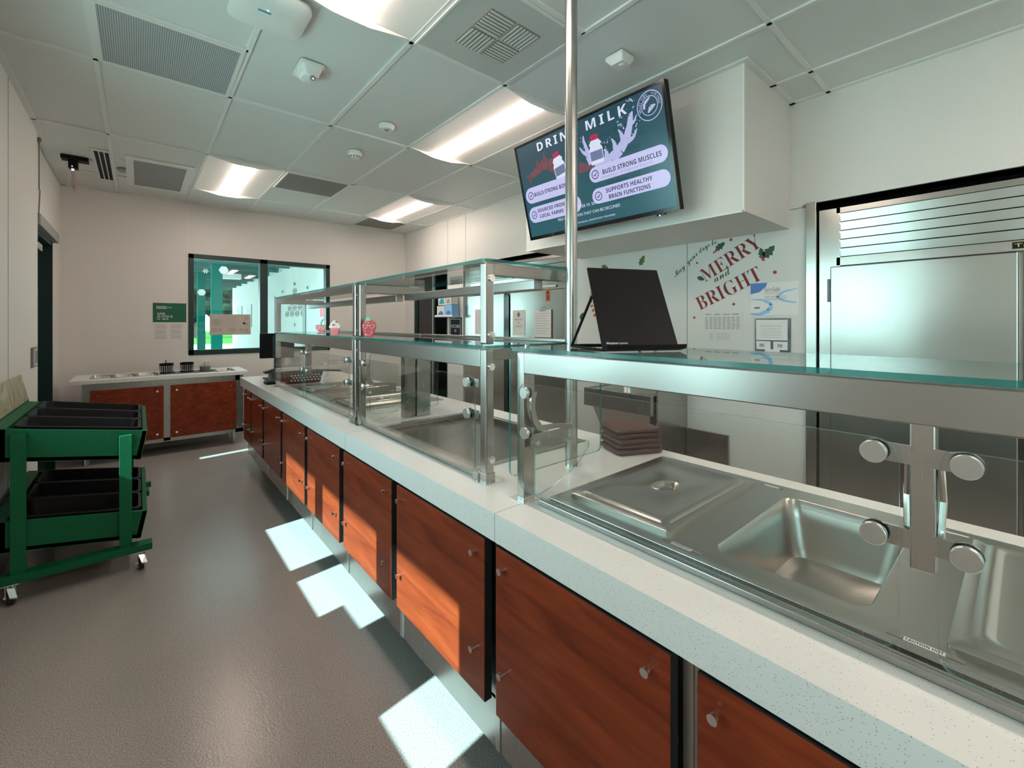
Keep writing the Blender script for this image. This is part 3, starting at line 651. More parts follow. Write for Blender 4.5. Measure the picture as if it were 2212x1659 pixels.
# ------------------------------------------------------------------ far buffet table
bt = T('buffet_station', 'low buffet station with white top and two dark cherry panels under the window', 'buffet', (.2, 5.92, 0))
top_z = .80
plate = MB(); plate.box(-.485, .93, 5.62, 5.74, .762, top_z).box(-.485, .93, 6.10, 6.22, .762, top_z).box(-.485, -.36, 5.74, 6.10, .762, top_z).box(.83, .93, 5.74, 6.10, .762, top_z)
plate.build('top', 'quartz', bt, bev=.002)
MB().box(-.40, .85, 5.655, 5.70, .70, .762).box(-.40, .85, 6.12, 6.16, .70, .762).box(-.40, -.355, 5.70, 6.14, .14, .762).box(.81, .885, 5.655, 6.14, .13, .762).box(.19, .245, 5.655, 5.70, .14, .70).box(-.40, -.345, 5.655, 5.70, .14, .70).box(-.40, .885, 5.655, 5.70, .13, .17).box(-.40, .85, 5.72, 6.12, .18, .20).build('frame', 'steel', bt)
def knobpanel(parent, x0, x1, y, z0, z1, ins=.05):
    p_ = B(x0, x1, y - .02, y, z0, z1).build('panel', 'cherry', parent, bev=.001)
    for x in (x0 + ins, x1 - ins):
        for z in (z0 + ins, z1 - ins): MB().cyl((x, y - .02, z), (x, y - .030, z), .010, 14).build('knob', 'chrome', p_)
knobpanel(bt, -.345, .19, 5.65, .17, .70); knobpanel(bt, .245, .815, 5.65, .17, .70)
for x, y in ((-.37, 5.70), (.80, 5.70), (-.37, 6.1), (.80, 6.1)): MB().cyl((x, y, .0), (x, y, .18), .022, 14).build('leg', 'steel', bt)
for k in range(7):
    x0 = -.355 + k * .168; x1 = x0 + .160
    def L(i, dz, r=.02): return rr((x0 + x1)/2, 5.92, .08 - i, .172 - i, r, top_z + dz)
    t = T('condiment_pan', 'open steel condiment pan in the buffet top, %s from the left' % ('first', 'second', 'third', 'fourth', 'fifth', 'sixth', 'seventh')[k], 'pan', ((x0+x1)/2, 5.92, top_z - .09), 'steel pans let into the buffet top')
    MB().loft([L(0, 0), L(0, .004), L(.008, .004), L(.010, 0), L(.018, -.09, .03)]).build('tub', 'steel_pan', t, smooth=True)
    if k in (0, 1, 2, 6):
        for j in range(3): MB().prism([((x0+x1)/2 - .03 + .03*j, 5.80 + .03*j, top_z - .02), ((x0+x1)/2 + .01 + .03*j, 5.80 + .03*j, top_z - .02), ((x0+x1)/2 - .01 + .03*j, 5.83 + .03*j, top_z + .004)], (0, .002, 0)).build('portion_packet', 'white_ink', t)
def crock(x, y, label, stick):
    t = T('cutlery_cylinder', label, 'cutlery holder', (x, y, top_z), 'perforated cutlery cylinders on the buffet')
    MB().loft([circ(x, y, .058, .058, top_z), circ(x, y, .062, .062, top_z + .10), circ(x, y, .056, .056, top_z + .10), circ(x, y, .053, .053, top_z + .03)], cap0=True).build('cylinder', 'black_plastic', t, smooth=True)
    for i in range(20):
        a = 2 * PI * i / 20; m = MB()
        for j in range(5): m.box(x + .0595*math.cos(a) - .004, x + .0595*math.cos(a) + .004, y + .0595*math.sin(a) - .004, y + .0595*math.sin(a) + .004, top_z + .012 + j*.014, top_z + .019 + j*.014)
        m.build('hole_column', 'chrome' if i % 3 else 'white_plastic', t)
    if stick: MB().cyl((x - .01, y, top_z + .02), (x - .005, y, top_z + .135), .004, 8).build('utensil_handle', 'black_plastic', t)
crock(.225, 5.97, 'black perforated cutlery cylinder with a handle sticking up', True)
crock(.402, 5.99, 'black perforated cutlery cylinder, the right one, empty', False)
t = T('fork_holder', 'low dark cup packed with white plastic forks on the buffet', 'cutlery holder', (.57, 6.02, top_z))
MB().loft([circ(.57, 6.02, .048, .048, top_z), circ(.57, 6.02, .052, .052, top_z + .045), circ(.57, 6.02, .047, .047, top_z + .045), circ(.57, 6.02, .045, .045, top_z + .02)], cap0=True).build('cup', 'smoke_grey', t, smooth=True)
for i in range(22):
    a = random.uniform(0, 2*PI); r_ = random.uniform(.0, .03); k_ = 1.9
    MB().cyl((.57 + r_*math.cos(a), 6.02 + r_*math.sin(a), top_z + .03), (.57 + k_*r_*math.cos(a), 6.02 + k_*r_*math.sin(a), top_z + random.uniform(.09, .115)), .0045, 6, .007).build('fork', 'white_plastic', t)

# ------------------------------------------------------------------ serving counter
CT = .80; XC = .755; XBK = 1.67
wk = T('worktop', 'long white speckled stone worktop running the whole serving line', 'worktop', (1.2, 2, .72))
m = MB(); Y0, Y1 = -1.3, 5.0
m.box(XC, .90, Y0, Y1, .77, CT).box(1.595, XBK, Y0, Y1, .77, CT)
for a, b_ in ((Y0, -.72), (.93, 1.295), (2.15, 2.62), (4.0, Y1)): m.box(.90, 1.595, a, b_, .77, CT)
m.box(1.52, 1.595, 1.295, 2.15, .77, CT)
m.box(XC, XC + .02, Y0, Y1, .72, .77).box(XBK - .02, XBK, Y0, Y1, .72, .77).box(XC, XBK, Y1 - .02, Y1, .72, .77)
m.build('slab', 'quartz', wk)
m = MB()
for y in (.962, 2.125, 4.15): m.box(XC - .0006, XC + .001, y, y + .0015, .72, CT).box(XC, .87, y, y + .0015, CT - .001, CT + .0004)
m.build('joint_line', 'shell_grey', wk)
PAN = [(-.55, .378), (.428, .951), (1.002, 1.562), (1.606, 2.134), (2.191, 2.728), (2.784, 3.314), (3.365, 3.899), (3.95, 4.40), (4.43, 4.76)]
LB = ['cherry panelled base unit at the bottom right edge of the picture', 'widest-looking cherry panelled base unit, below the open steel well', 'cherry base unit with a sun patch, below the tall glass post corner',
      'cherry base unit with a narrow mullion shadow near its right edge', 'cherry base unit crossed by a shadow stripe in its middle', 'cherry base unit half lit by sun, farthest one with a sun patch',
      'dark cherry base unit just beyond the last sunlit one', 'small shaded cherry base unit, second from the far end', 'farthest narrow cherry base unit beside the buffet station']
for i, ((a, b_), lab) in enumerate(zip(PAN, LB)):
    ya = (PAN[i - 1][1] + a) / 2 if i else a; yb = (PAN[i + 1][0] + b_) / 2 if i < 8 else b_ + .03
    t = T('base_unit', lab, 'cabinet', (1.1, (a + b_) / 2, 0), 'cherry panelled base units of the serving line')
    MB().box(.788, .80, ya, yb, .10, .715).box(.80, 1.60, ya, ya + .004, .10, .60).box(1.60, 1.63, ya, yb, .06, .715).box(.788, 1.60, ya, yb, .24, .25).build('body', 'steel', t)
    B(.90, .915, ya, yb, 0, .245).build('toe_kick', 'steel', t)
    # black-edged cherry board stood off the body
    p_ = MB(); p_.box(.751, .775, a, b_, .25, .715); p_ = p_.build('panel_core', 'black_edge', t)
    q = B(.7495, .7512, a + .0015, b_ - .0015, .2515, .7135).build('cherry_panel', 'cherry', t)
    for y in (a + .045, b_ - .035):
        for z in (.385, .665):
            MB().cyl((.7495, y, z), (.732, y, z), .0062, 12).cyl((.738, y, z), (.730, y, z), .0092, 16).build('knob', 'chrome', q)
    if i > 0: MB().box(.785, .789, ya, ya + .02, .10, .715).build('corner_strip', 'aluminium', t)

# ------------------------------------------------------------------ drop-in wells
def lid(name, label, x0, x1, y0, y1, z, group, parent_handle=True, rotz=0.0, tilt=0.0):
    cx, cy_ = (x0 + x1)/2, (y0 + y1)/2; hx, hy = (x1 - x0)/2, (y1 - y0)/2
    t = T(name, label, 'pan lid', (cx, cy_, z), group)
    m = MB()
    def R(i, r, dz): return rr(0, 0, hx - i, hy - i, r, dz)
    loops = [R(0, .012, -.006), R(0, .012, .003), R(.004, .012, .006), R(.022, .02, .006), R(.026, .02, .010), R(.032, .022, .013), R(.042, .024, .013), R(.048, .026, .009), R(.052, .026, .008)]
    loops.append(circ(0, 0, .055, .042, .008)); loops.append(circ(0, 0, .050, .038, .0105)); loops.append(circ(0, 0, .046, .034, .008)); loops.append(circ(0, 0, .030, .022, -.004))
    m.M = Matrix.Translation((cx, cy_, z)) @ Matrix.Rotation(rotz, 4, 'Z') @ Matrix.Rotation(tilt, 4, 'Y')
    m.loft(loops); m.build('lid_sheet', 'steel_pan', t, smooth=True)
    h = MB(); h.M = m.M; h.box(-.048, .048, -.004, .004, .004, .012); h.build('handle', 'steel', t, bev=.002)
    return t
wa = T('hot_food_well', 'long steel hot well with open basin, nearest the camera', 'food well', (1.24, .1, .70))
m = MB(); hole = rr(1.262, .333, .243, .145, .035, CT + .003)
m.box(.957, 1.583, .525, .94, CT, CT + .003).box(.957, 1.583, -.72, .14, CT, CT + .003)
plate_hole(m, .957, 1.583, .14, .525, hole, CT + .003); m.build('deck', 'steel_pan', wa)
def basin(parent, cx, cy_, hx, hy, depth, z, nm='basin'):
    def R(i, r, dz): return rr(cx, cy_, hx - i, hy - i, r, z + dz)
    MB().loft([R(0, .035, 0), R(.004, .035, -.004), R(.012, .04, -.05), R(.022, .045, -depth + .03), R(.030, .045, -depth + .010), R(.050, .05, -depth)]).build(nm, 'steel_pan', parent, smooth=True)
basin(wa, 1.262, .333, .243, .145, .165, CT + .003)
MB().box(1.498, 1.502, .24, .44, .772, .785).build('basin_label', 'white_ink', wa)
m = MB()
for x, w_, h_ in ((.890, .012, .014), (.910, .008, .010), (.928, .012, .013), (.947, .008, .007)): m.box(x, x + w_, -.75, .925, CT, CT + h_)
m.box(.890, .956, -.75, .925, CT, CT + .003); m.build('front_channel', 'steel', wa, bev=.0015)
def caution(parent, x, y0, y1, z):
    B(x - .006, x + .006, y0, y1, z, z + .0006).build('caution_strip', 'paper', parent)
    B(x - .005, x + .005, y0 - .022, y0 - .001, z, z + .0008).box(x - .005, x + .005, y1 + .001, y1 + .022, z, z + .0008).build('strip_end', 'ink_grey', parent)
    q = MB(); q.M = frame((x - .0035, (y0 + y1)/2, z + .0009), (0, -1, 0), (1, 0, 0)); text(q, sbold('CAUTION HOT'), 0, 0, .0072, align='C', w=(y1 - y0) * .92); q.build('caution_lettering', 'ink_black', parent)
for ya, yb in ((.505, .555), (.085, .135)): caution(wa, .975, ya, yb, CT + .003)
for ya, yb in ((.515, .555), (.095, .135)): B(1.550, 1.558, ya, yb, CT + .003, CT + .0036).build('caution_strip', 'paper', wa); B(1.549, 1.559, ya - .014, ya - .002, CT + .003, CT + .0037).box(1.549, 1.559, yb + .002, yb + .014, CT + .003, CT + .0037).build('strip_end', 'ink_grey', wa)
lid('pan_lid', 'steel pan lid with oval recessed handle, beside the brown towels', 1.0, 1.53, .573, .905, CT + .009, 'steel pan lids on the wells')
lid('pan_lid', 'steel pan lid cut by the right edge of the picture', .99, 1.53, -.28, .085, CT + .009, 'steel pan lids on the wells')
wb = T('cold_food_well', 'recessed cold well with dark smeared mirror-like plate, in the middle guard', 'food well', (1.22, 1.72, .74))
m = MB(); zt = CT + .004
m.box(.905, .935, 1.285, 2.16, CT - .02, zt).box(1.50, 1.53, 1.285, 2.16, CT - .02, zt).box(.935, 1.50, 1.285, 1.315, CT - .02, zt).box(.935, 1.50, 2.13, 2.16, CT - .02, zt); m.build('rim', 'steel', wb, bev=.002)
m = MB(); m.box(.93, 1.505, 1.31, 2.135, .765, .775); m.build('cold_plate', 'steel_dark', wb)
m = MB(); m.box(.933, .937, 1.31, 2.135, .77, CT).box(1.498, 1.502, 1.31, 2.135, .77, CT).box(.93, 1.5, 1.311, 1.315, .77, CT).box(.93, 1.5, 2.131, 2.135, .77, CT); m.build('inner_wall', 'steel_dark', wb)
wc = T('far_food_well', 'far hot well crowded with steel lids, under the farthest glass guard', 'food well', (1.25, 3.3, .74))
m = MB(); m.box(.93, 1.60, 2.61, 4.01, CT, CT + .003); m.build('deck', 'steel_pan', wc)
m = MB()
for x, w_, h_ in ((.895, .010, .012), (.912, .008, .009)): m.box(x, x + w_, 2.38, 4.04, CT, CT + h_)
m.build('front_channel', 'steel', wc)
m = MB()
for x, w_, h_ in ((.880, .010, .016), (.898, .006, .010)): m.box(x, x + w_, 1.20, 2.22, CT, CT + h_)
m.box(.878, .906, 1.20, 2.22, CT, CT + .004); m.build('front_channel', 'steel', wb)
lid('pan_lid', 'steel pan lid nearest the middle posts in the far well', 1.0, 1.53, 2.68, 3.0, CT + .009, 'steel pan lids on the wells')
lid('pan_lid', 'steel pan lid in the middle of the far well', .99, 1.52, 3.08, 3.40, CT + .009, 'steel pan lids on the wells', tilt=-.03)
lid('pan_lid', 'farthest steel pan lid, near the grey basket', .98, 1.51, 3.50, 3.82, CT + .009, 'steel pan lids on the wells', rotz=.03)

# ------------------------------------------------------------------ glass sneeze guards
XG = .87
def knob(parent, y, z, x=.859):
    MB().cyl((x, y, z), (x - .010, y, z), .0165, 24).cyl((x - .010, y, z), (x - .0108, y, z), .0165, 24, r2=.0155).cyl((x + .001, y, z), (x + .012, y, z), .008, 12).build('clamp_knob', 'aluminium', parent, smooth=True)
def tabs(parent, yk, yp, z):
    MB().box(.8675, .8715, min(yk, yp), max(yk, yp), z - .014, z + .014).cyl((.8675, yk, z), (.8715, yk, z), .017, 16).build('clamp_arm', 'steel', parent)
def armset(parent, y):
    """curved hinge arm and little quarter-round side glass at one end of a guard"""
    pts = [(.885, 1.127), (.878, 1.10), (.878, 1.07), (.888, 1.035), (.905, 1.01), (.94, 1.005), (.99, 1.005), (1.055, .992)]
    top = [(.905, 1.127), (.896, 1.10), (.896, 1.075), (.906, 1.045), (.925, 1.022), (.95, 1.020), (1.0, 1.018), (1.058, 1.008)]
    MB().prism([(a, y - .004, b_) for a, b_ in pts] + [(a, y - .004, b_) for a, b_ in top[::-1]], (0, .008, 0)).build('hinge_arm', 'steel', parent, bev=.001)
    MB().box(.885, 1.05, y + .004, y + .008, .955, .998).build('hinge_plate', 'steel', parent, bev=.001)
    MB().cyl((.90, y - .012, .975), (.90, y + .012, .975), .008, 12).cyl((1.035, y - .012, .965), (1.035, y + .012, .965), .008, 12).build('hinge_bolt', 'chrome', parent)
    L = [(.885, .985), (1.115, .950), (1.128, .940), (1.128, .925), (1.09, .892), (1.03, .858), (.96, .835), (.90, .822), (.885, .825)]
    MB().prism([(a, y - .016, b_) for a, b_ in L[::-1]], (0, .006, 0), 1, 0).build('side_glass', GT, parent)
def post(parent, y0, y1, z0, z1, x0=XG, x1=.916): return B(x0, x1, y0, y1, z0, z1).build('post', 'steel', parent, bev=.003)
# nearest guard
ga = T('sneeze_guard', 'nearest glass sneeze guard with wide brushed rail, single level', 'sneeze guard', (1.05, .1, CT), 'glass sneeze guards on the serving line')
post(ga, .970, 1.0, CT, 1.243); B(.855, .935, .955, 1.02, CT, CT + .002).build('base_plate', 'chrome', ga)
B(XG, .905, -.75, .970, 1.180, 1.243).build('rail', 'steel_h', ga, bev=.0025)
B(XG, .905, .086, .114, .967, 1.182).build('hanging_post', 'steel', ga, bev=.002)
post(ga, -.75, -.72, CT, 1.18)
pane_z(1.246, .010, .862, 1.25, -.76, 1.035).build('shelf_glass', GL, ga)
MB().cyl((.93, 1.02, 1.2565), (.93, 1.02, 1.262), .008, 12).build('shelf_stud', 'chrome', ga)
pane_x(.859, .006, .124, .979, .838, 1.155).build('front_glass', GT, ga); pane_x(.859, .006, -.66, .082, .838, 1.153, r=.025).build('front_glass', GT, ga)
pane_y(1.008, .008, .852, 1.285, .866, 1.236, r=.02).build('end_glass', GL, ga)
for y, yp in ((.153, .112), (.054, .088)):
    for z in (1.135, 1.01): knob(ga, y, z); tabs(ga, y, yp, z)
    MB().tube([(.885, yp + (.006 if y > .1 else -.006), 1.125), (.893, yp + (.008 if y > .1 else -.008), 1.07), (.885, yp + (.006 if y > .1 else -.006), 1.02)], .0045).build('clamp_rod', 'chrome', ga)
for z in (1.127, 1.01): knob(ga, .948, z); tabs(ga, .948, .972, z)
armset(ga, .950)
MB().cyl((.90, 1.0, 1.17), (.90, 1.018, 1.17), .008, 12).cyl((.90, 1.0, .90), (.90, 1.018, .90), .008, 12).build('glass_stud', 'chrome', ga)
# middle guard (two levels)
def upper(t, ya, yb, wy=.036, nearbolts=True, frontrail=False):
    for a, b_ in ((ya, ya + wy), (yb - wy, yb)):
        B(XG, .905, a, b_, CT, 1.243).build('post', 'steel', t, bev=.006, seg=3); B(XG, .905, a, b_, 1.259, 1.532).build('upper_post', 'steel', t, bev=.006, seg=3)
        B(.857, .935, a - .012, b_ + .012, CT, CT + .002).build('base_plate', 'chrome', t)
        B(.905, 1.25, a + .003, b_ - .003, 1.490, 1.530).build('top_cross_beam', 'steel_h', t, bev=.002)
        B(.905, 1.25, a + .003, b_ - .003, 1.205, 1.243).build('cross_beam', 'steel_h', t, bev=.002)
    for z in (1.48, 1.29, 1.185, .877): MB().cyl((.892, ya, z), (.892, ya - .006, z), .012, 16).build('post_bolt', 'chrome', t)
    MB().box(.868, .907, ya - .002, ya + wy + .002, CT + .002, CT + .032).box(.862, .872, ya + wy, ya + wy + .03, CT + .002, CT + .026).build('post_clamp', 'steel', t, bev=.001)
    B(XG, .900, ya + wy, yb - wy, 1.182, 1.243).build('rail', 'steel_h', t, bev=.0025)
    pane_z(1.246, .010, .862, 1.27, ya - .008, yb + .002).build('shelf_glass', GL, t)
    pane_z(1.533, .010, .862, 1.27, ya - .008, yb + .002).build('top_glass', GL, t)
    B(1.12, 1.165, ya + wy, yb - wy, 1.455, 1.492).build('lamp_bar', 'steel_h', t, bev=.003)
    B(1.25, 1.266, ya, yb, 1.257, 1.268).build('rear_rail', 'steel_h', t, bev=.002)
    for y in (ya + .02, yb - .02): B(1.13, 1.155, y - .012, y + .012, 1.49, 1.532).build('lamp_bracket', 'steel', t)
    if frontrail: B(.872, .885, ya + wy, yb - wy, 1.492, 1.53).build('top_rail', 'steel_h', t, bev=.002)
gb = T('sneeze_guard', 'middle two-level glass guard standing just behind the round steel pole', 'sneeze guard', (1.05, 1.7, CT), 'glass sneeze guards on the serving line')
upper(gb, 1.155, 2.275)
pane_x(.859, .006, 1.205, 2.21, .824, 1.150).build('front_glass', GT, gb)
for z in (1.128, 1.022): knob(gb, 1.245, z); tabs(gb, 1.245, 1.195, z)
for z in (1.128, 1.010): knob(gb, 2.175, z); tabs(gb, 2.175, 2.24, z)
armset(gb, 2.19)
pane_y(2.228, .008, .92, 1.33, .85, 1.17, r=.02).build('end_glass', GL, gb)
MB().box(1.20, 1.285, 2.24, 2.31, CT, 1.20).build('rear_support', 'steel', gb, bev=.002); MB().box(1.13, 1.195, 2.25, 2.30, CT, 1.20).build('rear_support', 'steel_dark', gb, bev=.002)
gc = T('sneeze_guard', 'farthest two-level glass guard, with two small cut-out decorations on it', 'sneeze guard', (1.05, 3.2, CT), 'glass sneeze guards on the serving line')
upper(gc, 2.305, 4.075, frontrail=True)
pane_x(.859, .006, 2.36, 3.18, .824, 1.146).build('front_glass', GT, gc); pane_x(.859, .006, 3.225, 4.03, .824, 1.146).build('front_glass', GT, gc)
B(XG, .905, 3.188, 3.218, .967, 1.182).build('hanging_post', 'steel', gc, bev=.002)
for y, yp in ((3.15, 3.19), (3.255, 3.216), (2.40, 2.345)):
    for z in (1.13, 1.01): knob(gc, y, z); tabs(gc, y, yp, z)
pane_y(4.085, .008, .855, 1.30, .85, 1.236, r=.02).build('end_glass', GL, gc)
# round pole
t = T('steel_pole', 'round stainless service pole rising from the worktop to the ceiling', 'pole', (1.23, 1.105, CT))
MB().cyl((1.23, 1.105, CT), (1.23, 1.105, CZ), .0225, 40).build('tube', 'steel', t, smooth=True)
MB().cyl((1.23, 1.105, CT), (1.23, 1.105, CT + .004), .032, 32).build('floor_ring', 'chrome', t, smooth=True)

# ------------------------------------------------------------------ things on the guards and worktop
# towels
def towel(i, label):
    a = .42 + random.uniform(-.06, .06); z = CT + .004 + i * .0205
    t = T('folded_towel', label, 'towel', (1.575, 1.085, z), 'folded brown towels on the worktop')
    m = MB(); m.M = Matrix.Translation((1.575 + random.uniform(-.006, .006), 1.085 + random.uniform(-.006, .006), z)) @ Matrix.Rotation(-a, 4, 'Z')
    loops = []
    for k_, (ins, dz) in enumerate(((.010, 0), (.002, .004), (0, .009), (.003, .014), (.012, .018), (.04, .0195), (.07, .020))):
        L = rr(0, 0, .105 - ins, .085 - ins, .018 if ins < .03 else .01, dz, k=5)
        L = [(x, y + .003*math.sin(x*60 + i), z_ + .003*math.sin(x*38 + i*2)*math.cos(y*30) + (.004 if x < -.06 else 0) - (.004 if y < -.05 else 0)) for x, y, z_ in L]
        loops.append(L)
    m.loft(loops, cap0=True); m.build('folded_cloth', 'towel_brown', t, smooth=True)
    q = MB(); q.M = m.M
    q.tube([(-.10, -.0855, .012), (-.03, -.0875, .014), (.04, -.087, .011), (.09, -.083, .013)], .0035, 6); q.build('hem', 'towel_brown', t)
for i, lab in enumerate(('bottom folded brown towel of the stack behind the near guard', 'folded brown towel, second from the bottom of the stack', 'folded brown towel in the middle of the stack', 'folded brown towel, second from the top of the stack', 'topmost folded brown towel of the stack')): towel(i, lab)
# copy holder
t = T('copy_holder', 'black easel-style document holder standing on the near glass shelf', 'document holder', (1.0, .68, 1.257))
A = Vector((.892, .694, 1.262)); Bv = Vector((1.094, .600, 1.262)); TL = Vector((.966, .808, 1.488)); TR = Vector((1.172, .714, 1.488))
nrm = (Bv - A).cross(TL - A).normalized()
MB().prism([A, Bv, TR, TL], nrm * -.006).build('board', 'black_plastic', t, bev=.002)
d = (Bv - A).normalized(); fwd = Vector((-d.y, d.x, 0)) * -1
MB().prism([A - d*.004 + Vector((0,0,-.004)), A - d*.004 + fwd*.028 + Vector((0,0,.003)), A - d*.004 + fwd*.030 + Vector((0,0,.014)), A - d*.004 + fwd*.002 + Vector((0,0,.012))], d * .228).build('ledge', 'black_plastic', t, bev=.001)
q = MB(); up = (TL - A).normalized(); q.M = frame(tuple(A + up*.012 + nrm*.0012), d, up); text(q, sbold('WilsonJones') + ' CopyHolder', .012, .004, .0055, w=.062); q.build('lettering', 'white_ink', t)
bk = fwd * -1
F1 = A + bk*.20 + Vector((0,0,0)); F2 = Bv + bk*.20
M1 = A.lerp(TL, .62); M2 = Bv.lerp(TR, .62)
MB().tube([M1 + bk*.006, Vector((F1.x, F1.y, 1.263))], .004).tube([M2 + bk*.006, Vector((F2.x, F2.y, 1.263))], .004).tube([Vector((F1.x, F1.y, 1.263)), Vector((F2.x, F2.y, 1.263))], .005).build('rear_stand', 'black_plastic', t)
MB().tube([Vector((A.x, A.y, 1.262)), Vector((F1.x, F1.y, 1.262))], .0035).build('side_brace', 'black_plastic', t)
# cut-out decorations
def heart(cx, cy_, s, k=24):
    return [(cx + s*16*math.sin(a)**3/17, cy_ + s*(13*math.cos(a) - 5*math.cos(2*a) - 2*math.cos(3*a) - math.cos(4*a))/17, 0) for a in [2*PI*i/k for i in range(k)]][::-1]
def glasses(mb, cx, cy_, s, sep, M=None):
    for sg in (-1, 1):
        o_ = heart(cx + sg*sep, cy_, s); i_ = heart(cx + sg*sep, cy_, s*.76)
        n_ = len(o_); vs = [(a, b_, .011) for a, b_, c in o_] + [(a, b_, .011) for a, b_, c in i_]
        mb.add(vs, [(i, (i+1) % n_, n_ + (i+1) % n_, n_ + i) for i in range(n_)])
    mb.box(cx - sep + s*.8, cx + sep - s*.8, cy_ + s*.2, cy_ + s*.4, .0105, .012)
def deco(x, y): return frame((x, y, 1.258), (.80, -.60, 0), (0, 0, 1))
t = T('heart_decoration', 'flat red heart-shaped strawberry cut-out wearing heart glasses, on the far guard', 'decoration', (.90, 2.97, 1.257), 'small berry cut-outs on the guard shelves')
m = MB(); m.M = deco(.90, 2.97); m.prism([(a, b_, 0) for a, b_, c in heart(0, .037, .036)], (0, 0, .010)).box(-.022, .022, 0, .012, 0, .010); m.build('body', 'berry_pink', t)
m = MB(); m.M = deco(.90, 2.97); m.prism([(-.002, .055, .002), (.004, .055, .002), (.012, .085, .002), (.024, .10, .002), (.006, .094, .002), (-.004, .07, .002)], (0, 0, .006)); m.build('leaf', 'mint', t)
m = MB(); m.M = deco(.90, 2.97); glasses(m, 0, .042, .014, .016); m.build('glasses', 'white_ink', t)
t = T('cupcake_decoration', 'flat pink cupcake cut-out on the far guard shelf', 'decoration', (.90, 2.70, 1.257), 'small berry cut-outs on the guard shelves')
m = MB(); m.M = deco(.90, 2.70); m.prism([(-.018, 0, 0), (.018, 0, 0), (.026, .042, 0), (-.026, .042, 0)], (0, 0, .010)); m.build('case', 'berry_pink', t)
m = MB(); m.M = deco(.90, 2.70); m.prism([(-.030, .042, 0), (.030, .042, 0), (.034, .052, 0), (.027, .064, 0), (.018, .078, 0), (.006, .090, 0), (-.006, .088, 0), (-.020, .076, 0), (-.028, .062, 0), (-.034, .050, 0)], (0, 0, .011)); m.build('icing', 'cream', t)
m = MB(); m.M = deco(.90, 2.70)
for a, b_ in ((.012, .080), (-.006, .062)): m.prism([(a + .008*math.cos(j*PI/5), b_ + .006*math.sin(j*PI/5), .011) for j in range(10)], (0, 0, .002))
m.build('berry', 'berry_red', t)
t = T('strawberry_decoration', 'flat strawberry cut-out with heart glasses beside the middle steel post', 'decoration', (.90, 2.19, 1.257), 'small berry cut-outs on the guard shelves')
m = MB(); m.M = deco(.90, 2.19); m.prism([(-.016, 0, 0), (.014, 0, 0), (.024, .015, 0), (.034, .045, 0), (.036, .062, 0), (.028, .080, 0), (.012, .090, 0), (-.008, .090, 0), (-.026, .080, 0), (-.034, .06, 0), (-.03, .03, 0)], (0, 0, .010)); m.build('body', 'berry_red', t)
m = MB(); m.M = deco(.90, 2.19); m.prism([(-.016, .084, 0), (.010, .084, 0), (.006, .098, 0), (-.006, .104, 0), (-.014, .096, 0)], (0, 0, .011)); m.build('leaf', 'mint', t)
m = MB(); m.M = deco(.90, 2.19); glasses(m, 0, .055, .015, .017); m.build('glasses', 'mint', t)
m = MB(); m.M = deco(.90, 2.19)
for i in range(12): a, b_ = random.uniform(-.02, .02), random.uniform(.008, .032); m.box(a, a + .0025, b_, b_ + .004, .010, .0112)
for i in range(5): a, b_ = random.uniform(-.02, .02), random.uniform(.07, .082); m.box(a, a + .0025, b_, b_ + .004, .010, .0112)
m.build('seeds', 'white_ink', t)
# tongs on far shelf / basket / till
t = T('handled_basket', 'dark grey perforated basket with a long looped handle at the far end of the wells', 'basket', (1.12, 4.16, CT))
def BL(i, z): return rr(1.12, 4.20, .155 - i, .075 - i, .02, z)
MB().loft([BL(.02, CT + .004), BL(0, CT + .10), BL(-.008, CT + .10), BL(-.008, CT + .105), BL(.004, CT + .105), BL(.024, CT + .01)], cap0=True).build('tub', 'grey_plastic', t, smooth=True)
for i in range(9):
    for j in range(3): MB().cyl((1.12 - .115 + i*.028 + (.014 if j % 2 else 0), 4.1285 + (j)*-.0035, CT + .03 + j*.022), (1.12 - .115 + i*.028 + (.014 if j % 2 else 0), 4.123 + (j)*-.0035, CT + .03 + j*.022), .0075, 10).build('round_hole', 'white_ink', t)
MB().tube([(1.27, 4.17, CT + .10), (1.38, 4.12, CT + .095), (1.42, 4.12, CT + .09), (1.43, 4.15, CT + .09), (1.40, 4.18, CT + .092), (1.27, 4.23, CT + .10)], .006).build('handle', 'grey_plastic', t)
t = T('till_monitor', 'black flat monitor standing at the far end of the worktop', 'monitor', (.97, 4.62, CT))
m = MB(); m.M = Matrix.Translation((.985, 4.62, CT + .20)) @ Matrix.Rotation(-.15, 4, 'Z') @ Matrix.Rotation(.10, 4, 'X'); m.box(-.13, .16, -.012, .012, 0, .235); m.build('screen', 'black_plastic', t, bev=.006)
MB().cyl((1.0, 4.64, CT + .01), (1.0, 4.63, CT + .25), .022, 14).box(.90, 1.10, 4.56, 4.74, CT, CT + .012).build('stand', 'black_plastic', t, bev=.002)
t = T('keypad', 'black ribbed keypad on the worktop in front of the monitor', 'keypad', (.89, 4.28, CT))
B(.83, .95, 4.22, 4.33, CT, CT + .022).build('body', 'black_plastic', t, bev=.004)
for i in range(5): B(.836 + i*.022, .852 + i*.022, 4.225, 4.325, CT + .022, CT + .034).build('key_row', 'grey_plastic', t, bev=.002)
t = T('receipt_printer', 'dark box printer with a slanted top next to the monitor', 'printer', (.95, 4.42, CT))
B(.90, 1.02, 4.37, 4.50, CT, CT + .085).build('body', 'grey_plastic', t, bev=.005); m = MB(); m.M = Matrix.Translation((.93, 4.42, CT + .10)) @ Matrix.Rotation(-.25, 4, 'Y'); m.box(-.08, .06, -.06, .05, 0, .012); m.build('scanner_plate', 'black_plastic', t, bev=.003); MB().cyl((.95, 4.42, CT + .08), (.95, 4.42, CT + .105), .01, 10).build('neck', 'black_plastic', t)

